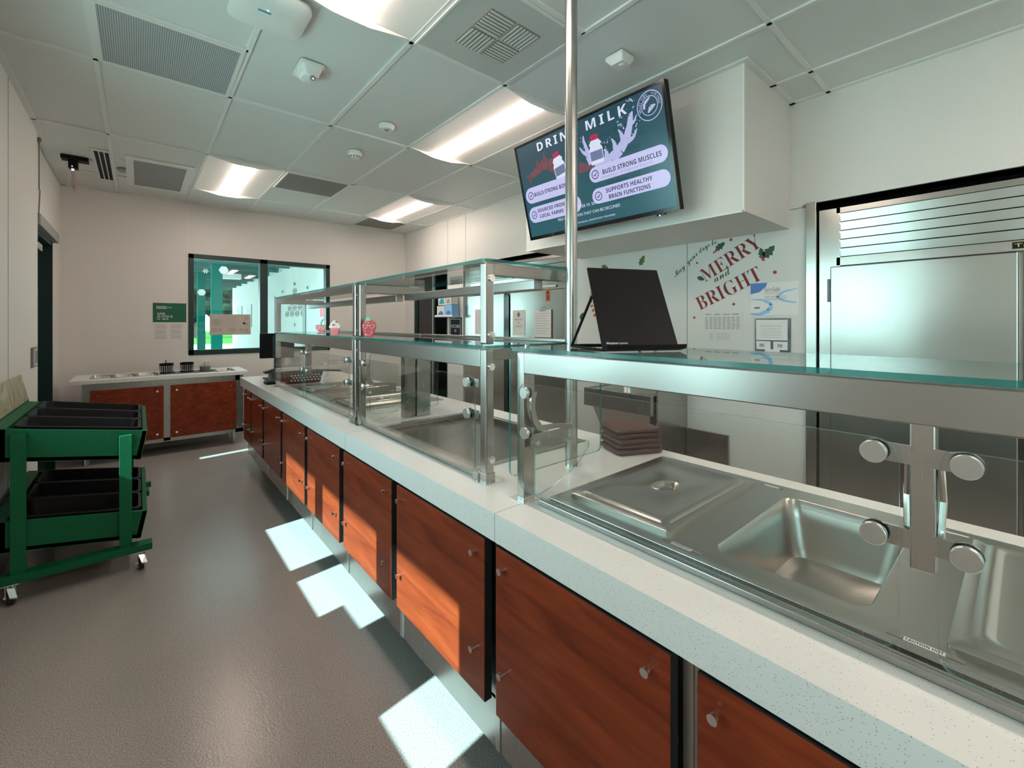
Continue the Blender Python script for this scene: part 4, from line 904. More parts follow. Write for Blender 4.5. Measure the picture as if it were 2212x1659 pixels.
# ------------------------------------------------------------------ television
tv = T('wall_television', 'large tilted television showing a teal DRINK MILK slide', 'television', (2.35, 1.88, 1.967))
TVO = Vector((2.31, 2.49, 1.967)); TVU = Vector((0, -1, 0)); TVV = Vector((-.17, 0, .673)).normalized()
TM = frame(tuple(TVO), TVU, TVV)
m = MB(); m.M = TM; m.box(0, 1.228, 0, .694, -.045, -.004); m.box(.10, 1.12, .08, .60, -.075, -.045); m.build('casing', 'black_plastic', tv, bev=.003)
m = MB(); m.M = TM; m.box(0, 1.228, 0, .024, -.004, .004).box(0, 1.228, .680, .694, -.004, .004).box(0, .016, .024, .680, -.004, .004).box(1.212, 1.228, .024, .680, -.004, .004).box(1.08, 1.13, -.012, 0, -.02, 0); m.build('bezel', 'black_gloss', tv)
m = MB(); m.box(.016, 1.212, .024, .680, -.004, 0); o = m.build('screen', 'screen_teal', tv); o.matrix_local = Matrix.Translation(-Vector(tv['_o'])) @ TM
for v_ in o.data.vertices: v_.co += Vector(tv['_o'])
q = MB(); q.M = TM; q.sphere((1.10, -.010, 0), .004); q.build('power_light', 'led_blue', tv)
m = MB(); m.box(2.42, 2.50, 1.78, 1.98, 2.18, 2.42).box(2.28, 2.45, 1.84, 1.92, 2.26, 2.34); m.build('wall_bracket', 'black_plastic', tv)
def G(z): 
    g_ = MB(); g_.M = TM @ Matrix.Translation((0, 0, z)); return g_
def pill(mb, u0, u1, v0, v1):
    r_ = (v1 - v0)/2; L = [(u1 - r_ + r_*math.cos(-PI/2 + PI*i/14), v0 + r_ + r_*math.sin(-PI/2 + PI*i/14), 0) for i in range(15)] + [(u0 + r_ + r_*math.cos(PI/2 + PI*i/14), v0 + r_ + r_*math.sin(PI/2 + PI*i/14), 0) for i in range(15)]
    mb.add(L, [tuple(range(len(L)))])
def poly(mb, pts): mb.add([(a, b_, 0) for a, b_ in pts], [tuple(range(len(pts)))])
def ell(mb, cu, cv, ru, rv, k=28): poly(mb, [(cu + ru*math.cos(2*PI*i/k), cv + rv*math.sin(2*PI*i/k)) for i in range(k)])
def ring(mb, cu, cv, r0, r1, k=40, teeth=0, tr=0):
    o_ = []; i_ = []
    for i in range(k):
        a = 2*PI*i/k; rr_ = r1 + (tr if (teeth and (i*teeth*2//k) % 2 == 0) else 0)
        o_.append((cu + rr_*math.cos(a), cv + rr_*math.sin(a), 0)); i_.append((cu + r0*math.cos(a), cv + r0*math.sin(a), 0))
    mb.add(o_ + i_, [(i, (i+1) % k, k + (i+1) % k, k + i) for i in range(k)])
g0 = G(.0006)   # faint overlaid sentence of the slide changing
for s_, u, v, h in (('An 8-oz milk', .775, .525, .036), ('adds 8 grams of', .765, .458, .036), ('protein plus', .775, .395, .036)): text(g0, s_, u, v, h, w=.31 if 'of' in s_ or 'oz' in s_ else .26)
for s_, u, v, h in (('vitamins and', .77, .238, .034), ('minerals', .80, .125, .03)): text(g0, s_, u, v, h)
g0.build('faint_lettering', 'screen_ghost', tv)
# splashes
gm = G(.0012)
def splash(mb, pts, drops, seed):
    poly(mb, pts); rnd = random.Random(seed)
    for cu, cv, n_ in drops:
        for i in range(n_): ell(mb, cu + rnd.gauss(0, .022), cv + rnd.gauss(0, .026), rnd.uniform(.002, .006), rnd.uniform(.002, .006), 8)
def strip(mb, path, wd):
    for i in range(len(path) - 1):
        (a, b_), (c, d_) = path[i], path[i+1]; L = math.hypot(c-a, d_-b_); nx, ny = -(d_-b_)/L, (c-a)/L; w0, w1 = wd[i], wd[i+1]
        poly(mb, [(a - nx*w0, b_ - ny*w0), (c - nx*w1, d_ - ny*w1), (c + nx*w1, d_ + ny*w1), (a + nx*w0, b_ + ny*w0)])
strip(gm, [(.70, .385), (.76, .375), (.83, .385), (.90, .42), (.955, .47), (.985, .53), (1.0, .58), (1.015, .60)], [.02, .03, .034, .032, .026, .020, .016, .004])
strip(gm, [(.80, .40), (.80, .44), (.785, .455)], [.02, .012, .004]); strip(gm, [(.87, .42), (.865, .47), (.85, .50)], [.02, .012, .003]); strip(gm, [(.93, .46), (.92, .51), (.905, .535)], [.018, .010, .003])
strip(gm, [(.96, .45), (1.0, .46), (1.03, .50)], [.015, .010, .003]); strip(gm, [(.985, .53), (1.02, .545), (1.04, .575)], [.012, .008, .002])
gm.build('milk_splash', 'screen_milk', tv); gm = G(.0012)
strip(gm, [(.68, .40), (.66, .45), (.655, .50), (.64, .55), (.645, .58)], [.025, .022, .012, .010, .003]); strip(gm, [(.66, .46), (.625, .48), (.60, .52)], [.016, .01, .003])
gm.build('milk_splash', 'screen_milk', tv); gm = G(.0012)
rnd = random.Random(3)
for cu, cv, n_ in ((.80, .50, 12), (.92, .55, 14), (1.03, .52, 16), (1.01, .64, 12), (.63, .53, 8), (.70, .46, 8)):
    for i in range(n_): r_ = rnd.uniform(.0018, .005); ell(gm, cu + rnd.gauss(0, .02), cv + rnd.gauss(0, .025), r_, r_*1.3, 8)
tag(gm.build('milk_droplets', 'screen_milk', tv), None, None, kind='stuff')
gc_ = G(.0010)
strip(gc_, [(.075, .468), (.11, .455), (.17, .468), (.24, .50), (.31, .500), (.37, .455), (.40, .40), (.41, .385)], [.004, .016, .026, .034, .040, .044, .036, .01])
strip(gc_, [(.20, .49), (.21, .535), (.20, .55)], [.016, .008, .002]); strip(gc_, [(.27, .51), (.285, .56), (.275, .575)], [.018, .008, .002]); strip(gc_, [(.12, .46), (.10, .42), (.12, .40)], [.012, .006, .002])
gc_.build('chocolate_splash', 'screen_choc', tv); gc_ = G(.0010)
strip(gc_, [(.57, .40), (.62, .385), (.67, .39), (.70, .38)], [.035, .028, .016, .006]); 
gc_.build('chocolate_splash', 'screen_choc', tv); gc_ = G(.0010)
rnd = random.Random(4)
for i in range(22): r_ = rnd.uniform(.002, .004); ell(gc_, rnd.uniform(.07, .34), rnd.uniform(.52, .60), r_, r_, 8)
tag(gc_.build('chocolate_droplets', 'screen_choc', tv), None, None, kind='stuff')
def bottle(mb_w, mb_r, mb_l, cu, v0, tilt=0):
    M0 = mb_w.M.copy(); R = Matrix.Translation((cu, v0, 0)) @ rot2(tilt)
    for mb in (mb_w, mb_r, mb_l): mb.M = mb.M @ R
    poly(mb_w, [(-.045, 0), (.045, 0), (.052, .012), (.052, .09), (.040, .108), (.046, .125), (.030, .145), (-.030, .145), (-.046, .125), (-.040, .108), (-.052, .09), (-.052, .012)])
    poly(mb_r, [(-.031, .145), (.031, .145), (.031, .168), (.022, .178), (-.022, .178), (-.031, .168)])
    poly(mb_l, [(-.047, .024), (.047, .024), (.047, .080), (-.047, .080)])
    for mb in (mb_w, mb_r, mb_l): mb.M = mb.M @ R.inverted()
for args in ((.725, .385), (.418, .375, .16)):
    bw, br, bl = G(.002), G(.0022), G(.0024); bottle(bw, br, bl, *args)
    pic = bw.build('bottle_picture', 'screen_white', tv); br.build('bottle_cap_picture', 'screen_red', tv); bl.build('bottle_label_picture', 'screen_grey', tv)
gt_ = G(.003); text(gt_, sbold('DRINK'), .232, .601, .055, w=.375, spacing=1.35); text(gt_, sbold('MILK'), .676, .601, .055, w=.305, spacing=1.35)
text(gt_, 'OFFER VS. SERVE', .50, .145, .019, w=.20); text(gt_, 'MILK IS AN OPTION THAT CAN BE DECLINED', .315, .094, .019, w=.53); text(gt_, 'AN EQUAL OPPORTUNITY PROVIDER', .49, .048, .011, w=.31)
gt_.build('white_lettering', 'screen_white', tv)
gp = G(.0028)
pill(gp, .034, .515, .265, .378); pill(gp, .036, .545, .122, .236); pill(gp, .646, 1.20, .276, .372); pill(gp, .644, 1.198, .142, .238)
gp.build('caption_pill', 'screen_lilac', tv)
gn = G(.0036)
for cu, cv in ((.088, .322), (.089, .180), (.693, .325), (.694, .189)):
    ring(gn, cu, cv, .0225, .026, 48, 12, .0035); strip(gn, [(cu - .011, cv), (cu - .003, cv - .009), (cu + .012, cv + .010)], [.0025, .0028, .0025])
text(gn, sbold('BUILD STRONG BONES'), .126, .308, .026, w=.355); text(gn, sbold('SOURCED FROM'), .13, .190, .024, w=.27); text(gn, sbold('LOCAL FARMS'), .145, .148, .024, w=.235)
text(gn, sbold('BUILD STRONG MUSCLES'), .752, .312, .027, w=.41); text(gn, sbold('SUPPORTS HEALTHY'), .757, .196, .025, w=.33); text(gn, sbold('BRAIN FUNCTIONS'), .773, .155, .025, w=.295)
gn.build('dark_lettering', 'screen_navy', tv)
gg = G(.0032); text(gg, 'many important', .745, .288, .018, w=.36); gg.build('ghost_lettering', 'screen_ghost_l', tv)
gl = G(.0014); LU, LV = 1.125, .592
ring(gl, LU, LV, .074, .079, 48); ring(gl, LU, LV, .048, .052, 48)
def arc(mb, s_, cu, cv, r_, a0, a1, h):
    n_ = len(s_)
    for i, ch in enumerate(s_):
        if ch == ' ': continue
        a = a0 + (a1 - a0) * (i + .5) / n_; text(mb, ch, cu + r_*math.cos(a), cv + r_*math.sin(a), h, align='C', rot=a - PI/2)
arc(gl, 'VALLEY VIEW', LU, LV, .056, PI*1.12, PI*.56, .014); arc(gl, 'VIKINGS', LU, LV, .056, PI*.40, -PI*.06, .014)
strip(gl, [(LU - .035, LV - .01), (LU - .030, LV + .02), (LU - .005, LV + .035), (LU + .01, LV + .045)], [.006, .009, .007, .002]); strip(gl, [(LU - .012, LV - .035), (LU + .008, LV - .012), (LU + .035, LV - .005)], [.004, .014, .004])
gl.build('round_logo', 'screen_milk', tv)

# ------------------------------------------------------------------ reach-in refrigerators
def fridge(y0, y1, ztop, label, doors, louv, zl=1.73, badge=None, notch=()):
    t = T('reach_in_refrigerator', label, 'refrigerator', (XR + .4, (y0 + y1)/2, .0), 'stainless reach-in refrigerators in the right wall')
    x = XR + .012
    MB().box(x + .06, XR + .85, y0, y1, .12, ztop).box(x + .0, x + .06, y1 - .11 if louv[1] < y1 - .05 else y1 - .01, y1, .12, ztop).build('body', 'steel_fridge', t, bev=.002)
    n_ = 5; zz = (ztop - .035 - zl) / n_
    for i in range(n_):
        za = zl + i * zz; MB().prism([(x + .005, louv[0], za + .004), (x - .001, louv[0], za + zz - .003), (x + .024, louv[0], za + zz - .002), (x + .024, louv[0], za + .004)], (0, louv[1] - louv[0], 0)).build('louvre_slat', 'steel_fridge', t)
    B(x + .03, x + .06, louv[0], louv[1], zl, ztop).build('louvre_back', 'dark_gap', t)
    MB().box(x, x + .06, louv[0] - .01, louv[1] + .015, ztop - .035, ztop).box(x, x + .06, louv[0] - .01, louv[1] + .015, zl - .052, zl).build('top_frame', 'steel_fridge', t, bev=.002)
    for a, b_ in doors:
        d_ = B(x - .012, x + .05, a, b_, .20, zl - .056).build('door', 'steel_fridge', t, bev=.006, seg=3)
        for (hy, hz0, hz1) in notch:
            if a < hy < b_ + .05: B(x - .010, x + .01, hy - .014, hy, hz0, hz1).build('handle_recess', 'black_gloss', d_)
    B(x + .0, x + .06, y0, y1, .12, .20).build('base_grille', 'steel_dark', t)
    for y in (y0 + .1, y1 - .1): MB().cyl((XR + .2, y, 0), (XR + .2, y, .12), .03, 12).build('leg', 'steel', t)
    for by, bz in (badge or []):
        B(x - .003, x, by - .05, by + .05, bz - .016, bz + .016).build('badge', 'black_gloss', t)
        q = MB(); q.M = frame((x - .0036, by, bz - .009), (0, -1, 0), (0, 0, 1)); text(q, 'True', 0, 0, .018, align='C', w=.085); q.build('badge_lettering', 'gold', t)
    return t
fridge(-1.55, .845, 2.03, 'large stainless refrigerator with louvred top filling the right edge of the picture', [(.030, .785), (-.74, .015), (-1.5, -.755)], (-1.50, .742), badge=[(.0, 1.706)], notch=[(.80, 1.46, 1.60)])
MB_ = MB().box(XR - .02, XR + .16, .852, .908, 0, 2.085)
tag(MB_.build('jamb_strip', 'steel_fridge', bev=.003), 'tall stainless corner strip between the poster wall and the big refrigerator', 'trim strip')
fridge(2.90, 4.74, 2.03, 'second stainless refrigerator, seen through the middle glass guard behind the pole', [(2.96, 3.82), (3.93, 4.68)], (2.96, 4.68), badge=[(3.84, 1.706)], notch=[(3.03, 1.40, 1.58)])
o = B(XR - .006, XR + .02, 3.835, 3.925, 1.0, 1.64).build('divider_handle', 'black_gloss', bev=.002); tag(o, 'long black pull handle between the doors of the second refrigerator', 'handle')

def sheet(name, label, cat, y0, y1, z0, z1, mat, x=XR, th=.003, group=None):
    """flat item on the right wall; returns thing and a frame with u to the viewer's right"""
    t = T(name, label, cat, (x, (y0 + y1)/2, z0), group)
    B(x - th, x, y0, y1, z0, z1).build('sheet', mat, t)
    return t, frame((x - th - .0006, y1, z0), (0, -1, 0), (0, 0, 1)), y1 - y0, z1 - z0
xf = XR - .001
t, M_, w_, h_ = sheet('printed_notice', 'small white printed notice with a round emblem taped on the second refrigerator', 'paper notice', 3.568, 3.771, 1.194, 1.474, 'paper', x=xf)
m = MB(); m.M = M_; text(m, 'BREAKFAST', w_/2, h_*.60, .018, align='C'); text(m, 'FOR', w_/2, h_*.47, .018, align='C'); text(m, 'SATURDAY', w_/2, h_*.33, .018, align='C'); ell(m, w_*.5, h_*.82, .026, .026, 14); m.build('lettering', 'ink_grey', t)
t, M_, w_, h_ = sheet('clipboard', 'clipboard of typed sheets hanging on the second refrigerator', 'clipboard', 3.150, 3.410, 1.172, 1.470, 'wood_brown', x=xf, th=.005)
m = MB(); m.M = M_; m.box(.0, w_ - .012, .01, h_, 0, .003); m.build('page', 'paper', t)
m = MB(); m.M = M_ @ Matrix.Translation((0, 0, .004))
for i in range(9): m.box(.02, w_ - .04 - .02*(i % 3), h_*.86 - i*.026, h_*.86 - i*.026 + .005, 0, .0003)
m.build('printed_lines', 'ink_light', t); m = MB(); m.M = M_; m.box(w_/2 - .045, w_/2 + .045, h_ - .012, h_ + .008, 0, .01).tube([(w_/2 - .03, h_ + .005, .005), (w_/2 - .015, h_ + .03, .006), (w_/2 + .015, h_ + .03, .006), (w_/2 + .03, h_ + .005, .005)], .003, 6); m.build('clip', 'chrome', t)
t, M_, w_, h_ = sheet('warning_tag', 'small orange warning label with a flame triangle on the second refrigerator', 'label', 3.185, 3.245, 1.555, 1.68, 'orange_label', x=xf, th=.001)
m = MB(); m.M = M_; poly(m, [(.01, .075), (.05, .075), (.03, .118)]); 
for i in range(3): m.box(.012, .048, .02 + i*.016, .03 + i*.016, 0, .0003)
m.build('printed_symbol', 'ink_black', t)
t, M_, w_, h_ = sheet('pale_label_strip', 'thin pale strip label on the second refrigerator above the orange tag', 'label', 3.10, 3.34, 1.70, 1.72, 'paper', x=xf, th=.001)
t, M_, w_, h_ = sheet('blank_sheet', 'white sheet on the left door of the second refrigerator, beside the guard post', 'paper notice', 4.34, 4.50, 1.19, 1.50, 'paper', x=xf)
# kitchen sign pillar
t, M_, w_, h_ = sheet('room_sign', 'square black room sign lettered KITCHEN on the narrow white pillar', 'sign', 4.800, 5.085, 1.120, 1.405, 'black_plastic', th=.008)
m = MB(); m.M = M_; m.box(.018, w_ - .018, .018, .026, 0, .001).box(.018, w_ - .018, h_ - .026, h_ - .018, 0, .001).box(.018, .026, .026, h_ - .026, 0, .001).box(w_ - .026, w_ - .018, .026, h_ - .026, 0, .001)
text(m, 'KITCHEN', w_/2, h_*.52, .042, align='C', w=.20); text(m, '10', w_/2, h_*.32, .036, align='C'); m.build('white_lettering', 'white_ink', t)
t, M_, w_, h_ = sheet('small_wall_label', 'small black label with white lettering under the KITCHEN sign', 'sign', 4.82, 5.02, .925, 1.0, 'black_plastic', th=.003)
m = MB(); m.M = M_; text(m, 'FOOD ALLERGEN', w_/2, h_*.3, .03, align='C', w=.18); m.build('white_lettering', 'white_ink', t)
t = T('paper_strip', 'narrow printed strip at the bottom of the white pillar', 'label', (XR, 4.92, .80)); B(XR - .002, XR, 4.80, 5.05, .80, .835).build('sheet', 'paper', t)
# glove box rack
t = T('glove_box_rack', 'wire rack holding glove boxes on the white pillar', 'rack', (XR - .06, 4.99, 1.42)); MB().box(XR - .15, XR, 4.80, 5.24, 1.405, 1.412).box(XR - .15, XR - .145, 4.80, 5.24, 1.405, 1.44).box(XR - .01, XR, 4.95, 5.1, 1.40, 1.75).build('wire_shelf', 'white_plastic', t)
for (nm, lb, y0, y1, z0, z1, ma, ba) in (('glove_box', 'white and blue glove box on the lower left of the rack', 5.01, 5.20, 1.413, 1.56, 'paper', 'blue_print'), ('glove_box', 'light blue glove box on the lower right of the rack', 4.83, 5.0, 1.413, 1.57, 'sky_blue_print', 'blue_print'), ('glove_box', 'white glove box with a teal swirl, upper left of the rack', 4.99, 5.17, 1.57, 1.735, 'paper', 'teal_print'), ('glove_box', 'pale grey-green box on the upper right of the rack', 4.85, 4.98, 1.575, 1.72, 'paper', 'shell_grey')):
    t = T(nm, lb, 'box', (XR - .08, (y0+y1)/2, z0), 'glove boxes in the rack'); B(XR - .135, XR - .03, y0, y1, z0, z1).build('carton', ma, t)
    m = MB(); m.M = frame((XR - .1356, y1, z0), (0, -1, 0), (0, 0, 1)); ww = y1 - y0; hh = z1 - z0
    poly(m, [(ww*.15, hh*.1), (ww*.85, hh*.1), (ww*.8, hh*.45), (ww*.45, hh*.55), (ww*.2, hh*.35)]); 
    if ba == 'teal_print': poly(m, [(0, hh*.7), (ww*.7, hh), (ww*.3, hh), (0, hh)])
    m.build('printed_picture', ba, t)

# ------------------------------------------------------------------ wall decals and posters on the poster wall
DX = XR - .0012
DM = lambda y, z, a=0.0: frame((DX, y, z), (0, -1, 0), (0, 0, 1)) @ rot2(a)
def lettering(name, label, body, y, z, ang, h, w, mat, **k):
    m = MB(); m.M = DM(y, z, ang); text(m, body, 0, 0, h, w=w, **k)
    t = T(name, label, 'wall lettering', (XR, y, z), 'holiday stickers on the poster wall'); m.build('letters', mat, t)
lettering('wall_lettering', 'big red serif word MERRY slanting up on the white wall', bold('MERRY'), 1.560, 1.634, math.radians(29.0), .105, .455, 'decal_red', thick=-.008)
lettering('wall_lettering', 'big red serif word BRIGHT slanting up below the word MERRY', bold('BRIGHT'), 1.600, 1.425, math.radians(25.0), .105, .485, 'decal_red', thick=-.008)
lettering('wall_lettering', 'small dark green script word between the two big red words', script('and'), 1.487, 1.628, math.radians(27), .062, .135, 'decal_green')
t = T('wall_lettering', 'thin dark green script phrase arching above the word MERRY', 'wall lettering', (XR, 1.7, 1.8), 'holiday stickers on the poster wall')
m = MB()
for wd, y, z, a, ln in (('May', 1.800, 1.688, 41, .112), ('your', 1.698, 1.778, 40, .108), ('days', 1.602, 1.855, 31, .092), ('be', 1.508, 1.900, 22, .040)):
    m.M = DM(y, z, math.radians(a)); text(m, script(wd), 0, 0, .044, w=ln)
m.build('letters', 'decal_green', t)
def hollyleaf(mb, a, s):
    R = rot2(a); L = []
    prof = [(0, 0), (.18, .10), (.24, .28), (.42, .17), (.52, .33), (.70, .16), (.80, .20), (1.05, 0)]
    pts = [(x*s, y*s) for x, y in prof] + [(x*s, -y*s) for x, y in prof[-2:0:-1]]
    vs = [R @ Vector((x, y, 0)) for x, y in pts]; mb.add([tuple(v) for v in vs], [tuple(range(len(vs)))])
for y, z, a, s, mat, lab, br in ((1.488, 1.862, 35, .085, 'leaf_green', 'dark holly leaf sticker with red berries above the word MERRY', [(-.006, -.012), (.008, -.004), (.018, .004)]),
        (1.625, 1.680, -25, .062, 'leaf_green', 'small holly leaf sticker left of the word MERRY', []),
        (1.165, 1.765, 48, .105, 'leaf_green', 'pair of holly leaves with red berries at the right of the stickers', [(.0, 0), (-.008, .010), (.006, -.008)]),
        (2.125, 1.810, 62, .095, 'leaf_olive', 'olive leaf sticker above the document holder', []),
        (2.53, 1.852, -20, .085, 'leaf_olive', 'olive leaf sticker near the round pole, partly behind the document holder', []),
        (2.78, 1.36, 60, .08, 'leaf_green', 'dark leaf sticker low beside the round pole', [])):
    t = T('holly_sticker', lab, 'wall sticker', (XR, y, z), 'holiday stickers on the poster wall')
    m = MB(); m.M = DM(y, z); hollyleaf(m, math.radians(a), s)
    if 'pair' in lab: hollyleaf(m, math.radians(100), .075)
    m.build('leaf', mat, t)
    if br:
        m = MB(); m.M = DM(y, z) @ Matrix.Translation((0, 0, .0004))
        for u, v_ in br: ell(m, u, v_, .008, .008, 12)
        m.build('berry', 'berry_red', t)
for y, z, r_, lab in ((1.374, 1.925, .010, 'red dot sticker above the second R of the word MERRY'), (1.623, 1.786, .008, 'red dot sticker below the thin script phrase'), (1.090, 1.668, .012, 'red dot sticker above the blue certificate'), (1.355, 1.465, .010, 'red dot sticker under the word BRIGHT'), (1.645, 1.372, .009, 'red dot sticker low, left of the printed table')):
    m = MB(); m.M = DM(y, z); ell(m, 0, 0, r_, r_, 16); t = T('dot_sticker', lab, 'wall sticker', (XR, y, z), 'red dot stickers on the poster wall'); m.build('dot', 'decal_dot', t)
def cane(y, z, sg, lab):
    t = T('candy_cane_sticker', lab, 'wall sticker', (XR, y, z), 'candy cane stickers on the poster wall')
    path = [(0, -.19), (.035*sg, -.10), (.062*sg, -.02), (.066*sg, .02), (.045*sg, .052), (.012*sg, .050), (-.006*sg, .025)]
    pts = []
    for i in range(len(path) - 1):
        for k_ in range(4): pts.append((path[i][0] + (path[i+1][0] - path[i][0])*k_/4, path[i][1] + (path[i+1][1] - path[i][1])*k_/4))
    m = MB(); m.M = DM(y, z); strip(m, pts, [.014]*len(pts)); m.build('cane', 'candy_cream', t)
    m = MB(); m.M = DM(y, z) @ Matrix.Translation((0, 0, .0004))
    for i in range(1, len(pts) - 1, 2): strip(m, pts[i:i+2], [.0142, .0142])
    m.build('stripes', 'candy_red', t)
cane(2.59, 1.56, -1, 'candy cane sticker left of the document holder, next to the pole'); cane(1.99, 1.56, 1, 'candy cane sticker peeking out right of the document holder')
t, M_, w_, h_ = sheet('certificate', 'glossy white and blue food safety certificate, upper right of the poster wall', 'certificate', .950, 1.240, 1.385, 1.602, 'white_ink', group='posters on the poster wall')
m = MB(); m.M = M_; poly(m, [(0, h_*.66), (w_*.2, h_*.72), (w_*.33, h_*.88), (w_*.36, h_), (0, h_)]); m.build('blue_corner', 'blue_print', t)
m = MB(); m.M = M_; strip(m, [(0, h_*.50), (w_*.25, h_*.47), (w_*.45, h_*.34), (w_*.40, h_*.14), (w_*.20, h_*.02), (0, h_*.04)], [.002, .006, .010, .014, .010, .006]); strip(m, [(w_*.98, h_*.78), (w_*.70, h_*.70), (w_*.56, h_*.55), (w_*.70, h_*.42), (w_*.95, h_*.36)], [.002, .006, .008, .006, .004]); m.build('blue_swirl', 'sky_blue_print', t)
m = MB(); m.M = M_; text(m, 'ServSafe', w_*.30, h_*.72, .028, w=.095); text(m, 'CERTIFICATION', w_*.31, h_*.65, .007, w=.09)
for i in range(3): m.box(w_*.3, w_*.75, h_*(.56 - i*.05), h_*(.57 - i*.05), 0, .0003)
m.box(w_*.08, w_*.2, h_*.2, h_*.25, 0, .0003); m.build('lettering', 'ink_grey', t)
t, M_, w_, h_ = sheet('schedule_sheet', 'white sheet with a printed table under the word BRIGHT', 'printed sheet', 1.290, 1.578, 1.192, 1.412, 'paper', group='posters on the poster wall')
m = MB(); m.M = M_
for i in range(8):
    for c in range(8): m.box(.018 + c*.032, .018 + c*.032 + random.uniform(.018, .026), h_*.80 - i*.0115, h_*.80 - i*.0115 + .006, 0, .0003)
for c in range(4): m.box(.02 + c*.065, .065 + c*.065, h_*.90, h_*.935, 0, .0003)
for i in range(5): m.box(.05, .075, h_*.28 - i*.011, h_*.28 - i*.011 + .003, 0, .0003); m.box(.10, .20, h_*.28 - i*.011, h_*.28 - i*.011 + .002, 0, .0003)
m.build('printed_table', 'ink_light', t)
t, M_, w_, h_ = sheet('framed_display', 'black framed display with certificates and cards, right of the printed table', 'framed display', .997, 1.210, 1.088, 1.362, 'black_gloss', th=.012, group='posters on the poster wall')
m = MB(); m.M = M_; m.box(.008, w_ - .014, h_*.47, h_ - .010, 0, .0015).box(.010, w_*.46, h_*.24, h_*.44, 0, .0015).box(w_*.54, w_ - .014, h_*.24, h_*.44, 0, .0015).box(w_*.30, w_*.72, h_*.14, h_*.25, 0, .002).box(.008, w_ - .014, .008, h_*.10, 0, .0015); m.build('inserted_cards', 'white_ink', t)
m = MB(); m.M = M_ @ Matrix.Translation((0, 0, .0022)); text(m, 'Certificate of Training', w_*.46, h_*.80, .011, align='C', w=.13)
for i in range(5): m.box(.04, w_ - .05, h_*.74 - i*.014, h_*.74 - i*.014 + .002, 0, .0002)
for a in (.03, .14): m.box(a, a + .03, h_*.30, h_*.38, 0, .0002)
m.build('lettering', 'ink_light', t)
XR -= .006
# hand sink
t = T('hand_sink', 'wall-hung stainless hand sink with tapered skirt behind the near guard', 'sink', (3.0, 2.02, .2))
m = MB(); hole = rr(2.99, 2.02, .16, .20, .05, .80); plate_hole(m, 2.76, XR, 1.73, 2.32, hole, .80); m.loft([hole, rr(2.99, 2.02, .15, .19, .06, .74), rr(2.99, 2.02, .10, .14, .06, .70)]); m.build('bowl', 'steel_pan', t, smooth=True)
MB().box(2.745, 2.765, 1.72, 2.33, .67, .812).box(2.765, XR, 1.72, 1.735, .67, .812).box(2.765, XR, 2.315, 2.33, .67, .812).box(2.765, XR, 1.735, 2.315, .67, .68).box(XR - .012, XR, 1.72, 2.33, .80, .93).build('apron', 'steel', t, bev=.002)
MB().prism([(2.80, 1.76, .67), (2.80, 2.29, .67), (2.93, 2.20, .30), (2.93, 1.85, .30)], (.25, 0, 0)).build('skirt', 'steel_h', t)
MB().prism([(2.80, 1.70, .86), (XR, 1.70, .90), (XR, 1.70, .30), (2.88, 1.70, .33), (2.80, 1.70, .62)], (0, .012, 0)).build('side_splash', 'steel', t)
MB().tube([(XR - .05, 2.0, .81), (XR - .05, 2.0, .86), (XR - .14, 2.0, .865), (XR - .16, 2.0, .84)], .010, 10).tube([(XR - .05, 1.93, .83), (XR - .11, 1.90, .835)], .006).tube([(XR - .05, 2.07, .83), (XR - .11, 2.10, .835)], .006).build('faucet', 'chrome', t)
MB().box(XR - .25, XR - .22, 1.80, 1.83, 0, .30).box(XR - .25, XR - .22, 2.2, 2.23, 0, .30).build('leg', 'steel', t)
XR += .006
t = T('wall_access_panel', 'flat grey steel access panel low on the white wall beside the sink', 'access panel', (XR, 1.53, 0)); B(XR - .025, XR, 1.385, 1.69, .12, .527).build('plate', 'steel_dark', t, bev=.002); MB().cyl((XR - .025, 1.45, .45), (XR - .030, 1.45, .45), .007, 10).build('lock', 'chrome', t)

# ------------------------------------------------------------------ outside
g = MB(); g.box(-9, XL - .12, -6, 33.95, -.12, -.02).box(XL - .12, 9, YB + .12, 33.95, -.12, -.02)
ST(g, 'ground', 'ext_concrete')
o = MB().box(-30, 30, 34.0, 90, -.12, -.02).build('lawn', 'ext_grass'); tag(o, 'bright green lawn beyond the paved yard, seen through the window', 'lawn', kind='stuff')
t = T('walkway_canopy', 'teal steel walkway canopy outside the far window', 'canopy', (0, 14, 2.6), 'walkway canopies')
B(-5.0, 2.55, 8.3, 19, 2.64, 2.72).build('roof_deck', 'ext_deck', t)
for i in range(11): B(-5.0, 2.55, 8.6 + i*1.0, 8.68 + i*1.0, 2.54, 2.64).build('roof_beam', 'ext_beam', t)
MB().box(-5.0, 2.55, 8.25, 8.31, 2.56, 2.74).build('fascia', 'ext_beam', t)
B(1.4, 1.9, 12.4, 12.6, 2.40, 2.52).build('light_fitting', 'white_plastic', t)
for x, y, w_, lab in ((1.25, 11.1, .19, 'thicker teal steel column outside the left window pane'), (1.17, 13.2, .16, 'thinner teal steel column outside, left of the thick one')):
    c = T('canopy_column', lab, 'column', (x, y, -.02), 'teal columns of the walkway canopy'); B(x - w_/2, x + w_/2, y - w_/2, y + w_/2, -.02, 2.56).build('column_shaft', 'ext_teal', c); B(x - w_/2 - .03, x + w_/2 + .03, y - w_/2 - .03, y + w_/2 + .03, -.02, .02).build('base_plate', 'ext_teal', c)
t = T('side_canopy', 'walkway canopy along the left outside wall, out of the picture', 'canopy', (-1.7, 2, 3.06), 'walkway canopies'); B(-2.70, XL - .12, -6, 9.0, 3.06, 3.16).build('roof_deck', 'ext_deck', t)  # unseen roof added and sized to limit the sun on floor and panels
b_ = T('school_wing', 'white school building wing outside the window, with paper plate tree decoration', 'building', (3.0, 13, -.02))
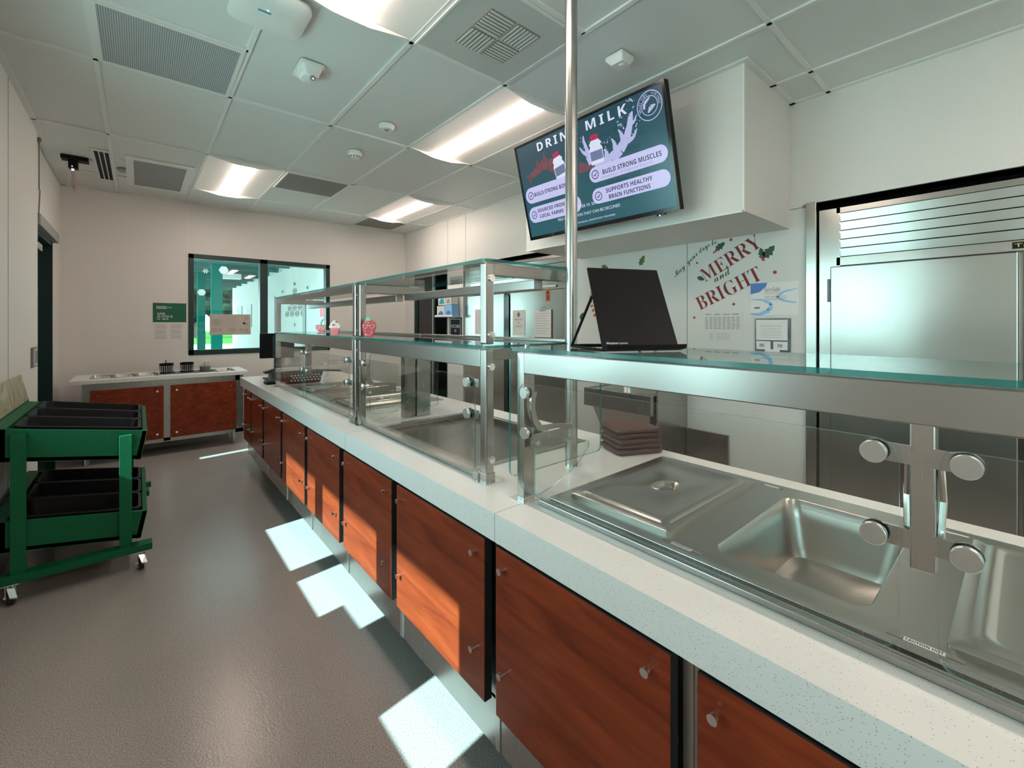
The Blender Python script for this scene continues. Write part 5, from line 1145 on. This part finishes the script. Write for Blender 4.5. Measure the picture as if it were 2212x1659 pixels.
B(2.6, 3.0, 6.7, 18.8, -.02, 3.4).build('wall', 'ext_wall', b_)
for y0, y1, z0, z1 in ((15.2, 16.0, 1.2, 1.9), (16.8, 17.8, 1.2, 1.9), (12.2, 12.9, 0, 2.0), (9.55, 9.75, .3, 1.9)): B(2.585, 2.6, y0, y1, z0, z1).build('window_opening', 'ext_dark', b_)
B(2.57, 2.6, 13.3, 13.5, 1.75, 2.0).build('wall_bell', 'berry_red', b_); B(2.57, 2.6, 8.35, 8.55, 1.45, 1.60).build('red_notice', 'berry_red', b_)
m = MB(); m.M = frame((2.594, 11.28, 1.46), (0, -1, 0), (0, 0, 1)) @ Matrix.Scale(1.6, 4, (1, 0, 0)) @ Matrix.Scale(0.65, 4, (0, 1, 0)); rows = [4, 3, 2, 1, 1]
for r_, n_ in enumerate(rows):
    for i in range(n_): ring(m, .55 + (i - (n_-1)/2)*.26, .12 + r_*.19, .07, .10, 20); ring(m, .55 + (i - (n_-1)/2)*.26, .12 + r_*.19, .02, .045, 14)
for k_ in range(5): strip(m, [(.55, 1.12), (.55 + .09*math.cos(PI/2 + k_*2*PI/5), 1.12 + .09*math.sin(PI/2 + k_*2*PI/5))], [.02, .002])
for cu, cv in ((-.1, .95), (1.15, .9), (.55, -.25)):
    for k_ in range(4): strip(m, [(cu - .06*math.cos(k_*PI/4), cv - .06*math.sin(k_*PI/4)), (cu + .06*math.cos(k_*PI/4), cv + .06*math.sin(k_*PI/4))], [.006, .006])
m.build('plate_tree', 'ink_grey', b_)
for i, (x, y, s) in enumerate(((4.0, 50, 2.4), (8.4, 66, 2.8), (12.5, 52, 2.6), (-3, 64, 3.2))):
    t = T('tree', ['dark tree beyond the lawn, left of the columns', 'dark tree beyond the lawn, between the columns', 'tree beyond the lawn behind the poster', 'tree beyond the lawn, hidden at the far left'][i], 'tree', (x, y, 0), 'trees beyond the lawn')
    rnd = random.Random(i); m = MB()
    for k_ in range(16): m.sphere((x + rnd.gauss(0, s*.45), y + rnd.gauss(0, s*.3), 3.6 + rnd.gauss(0, s*.42)), s*rnd.uniform(.28, .48), 10, 6)
    m.build('crown', 'foliage', t); MB().cyl((x, y, -.02), (x, y, 3.2), .25, 10).build('trunk', 'bark', t)
for o in bpy.data.objects:
    if '_o' in o: del o['_o']
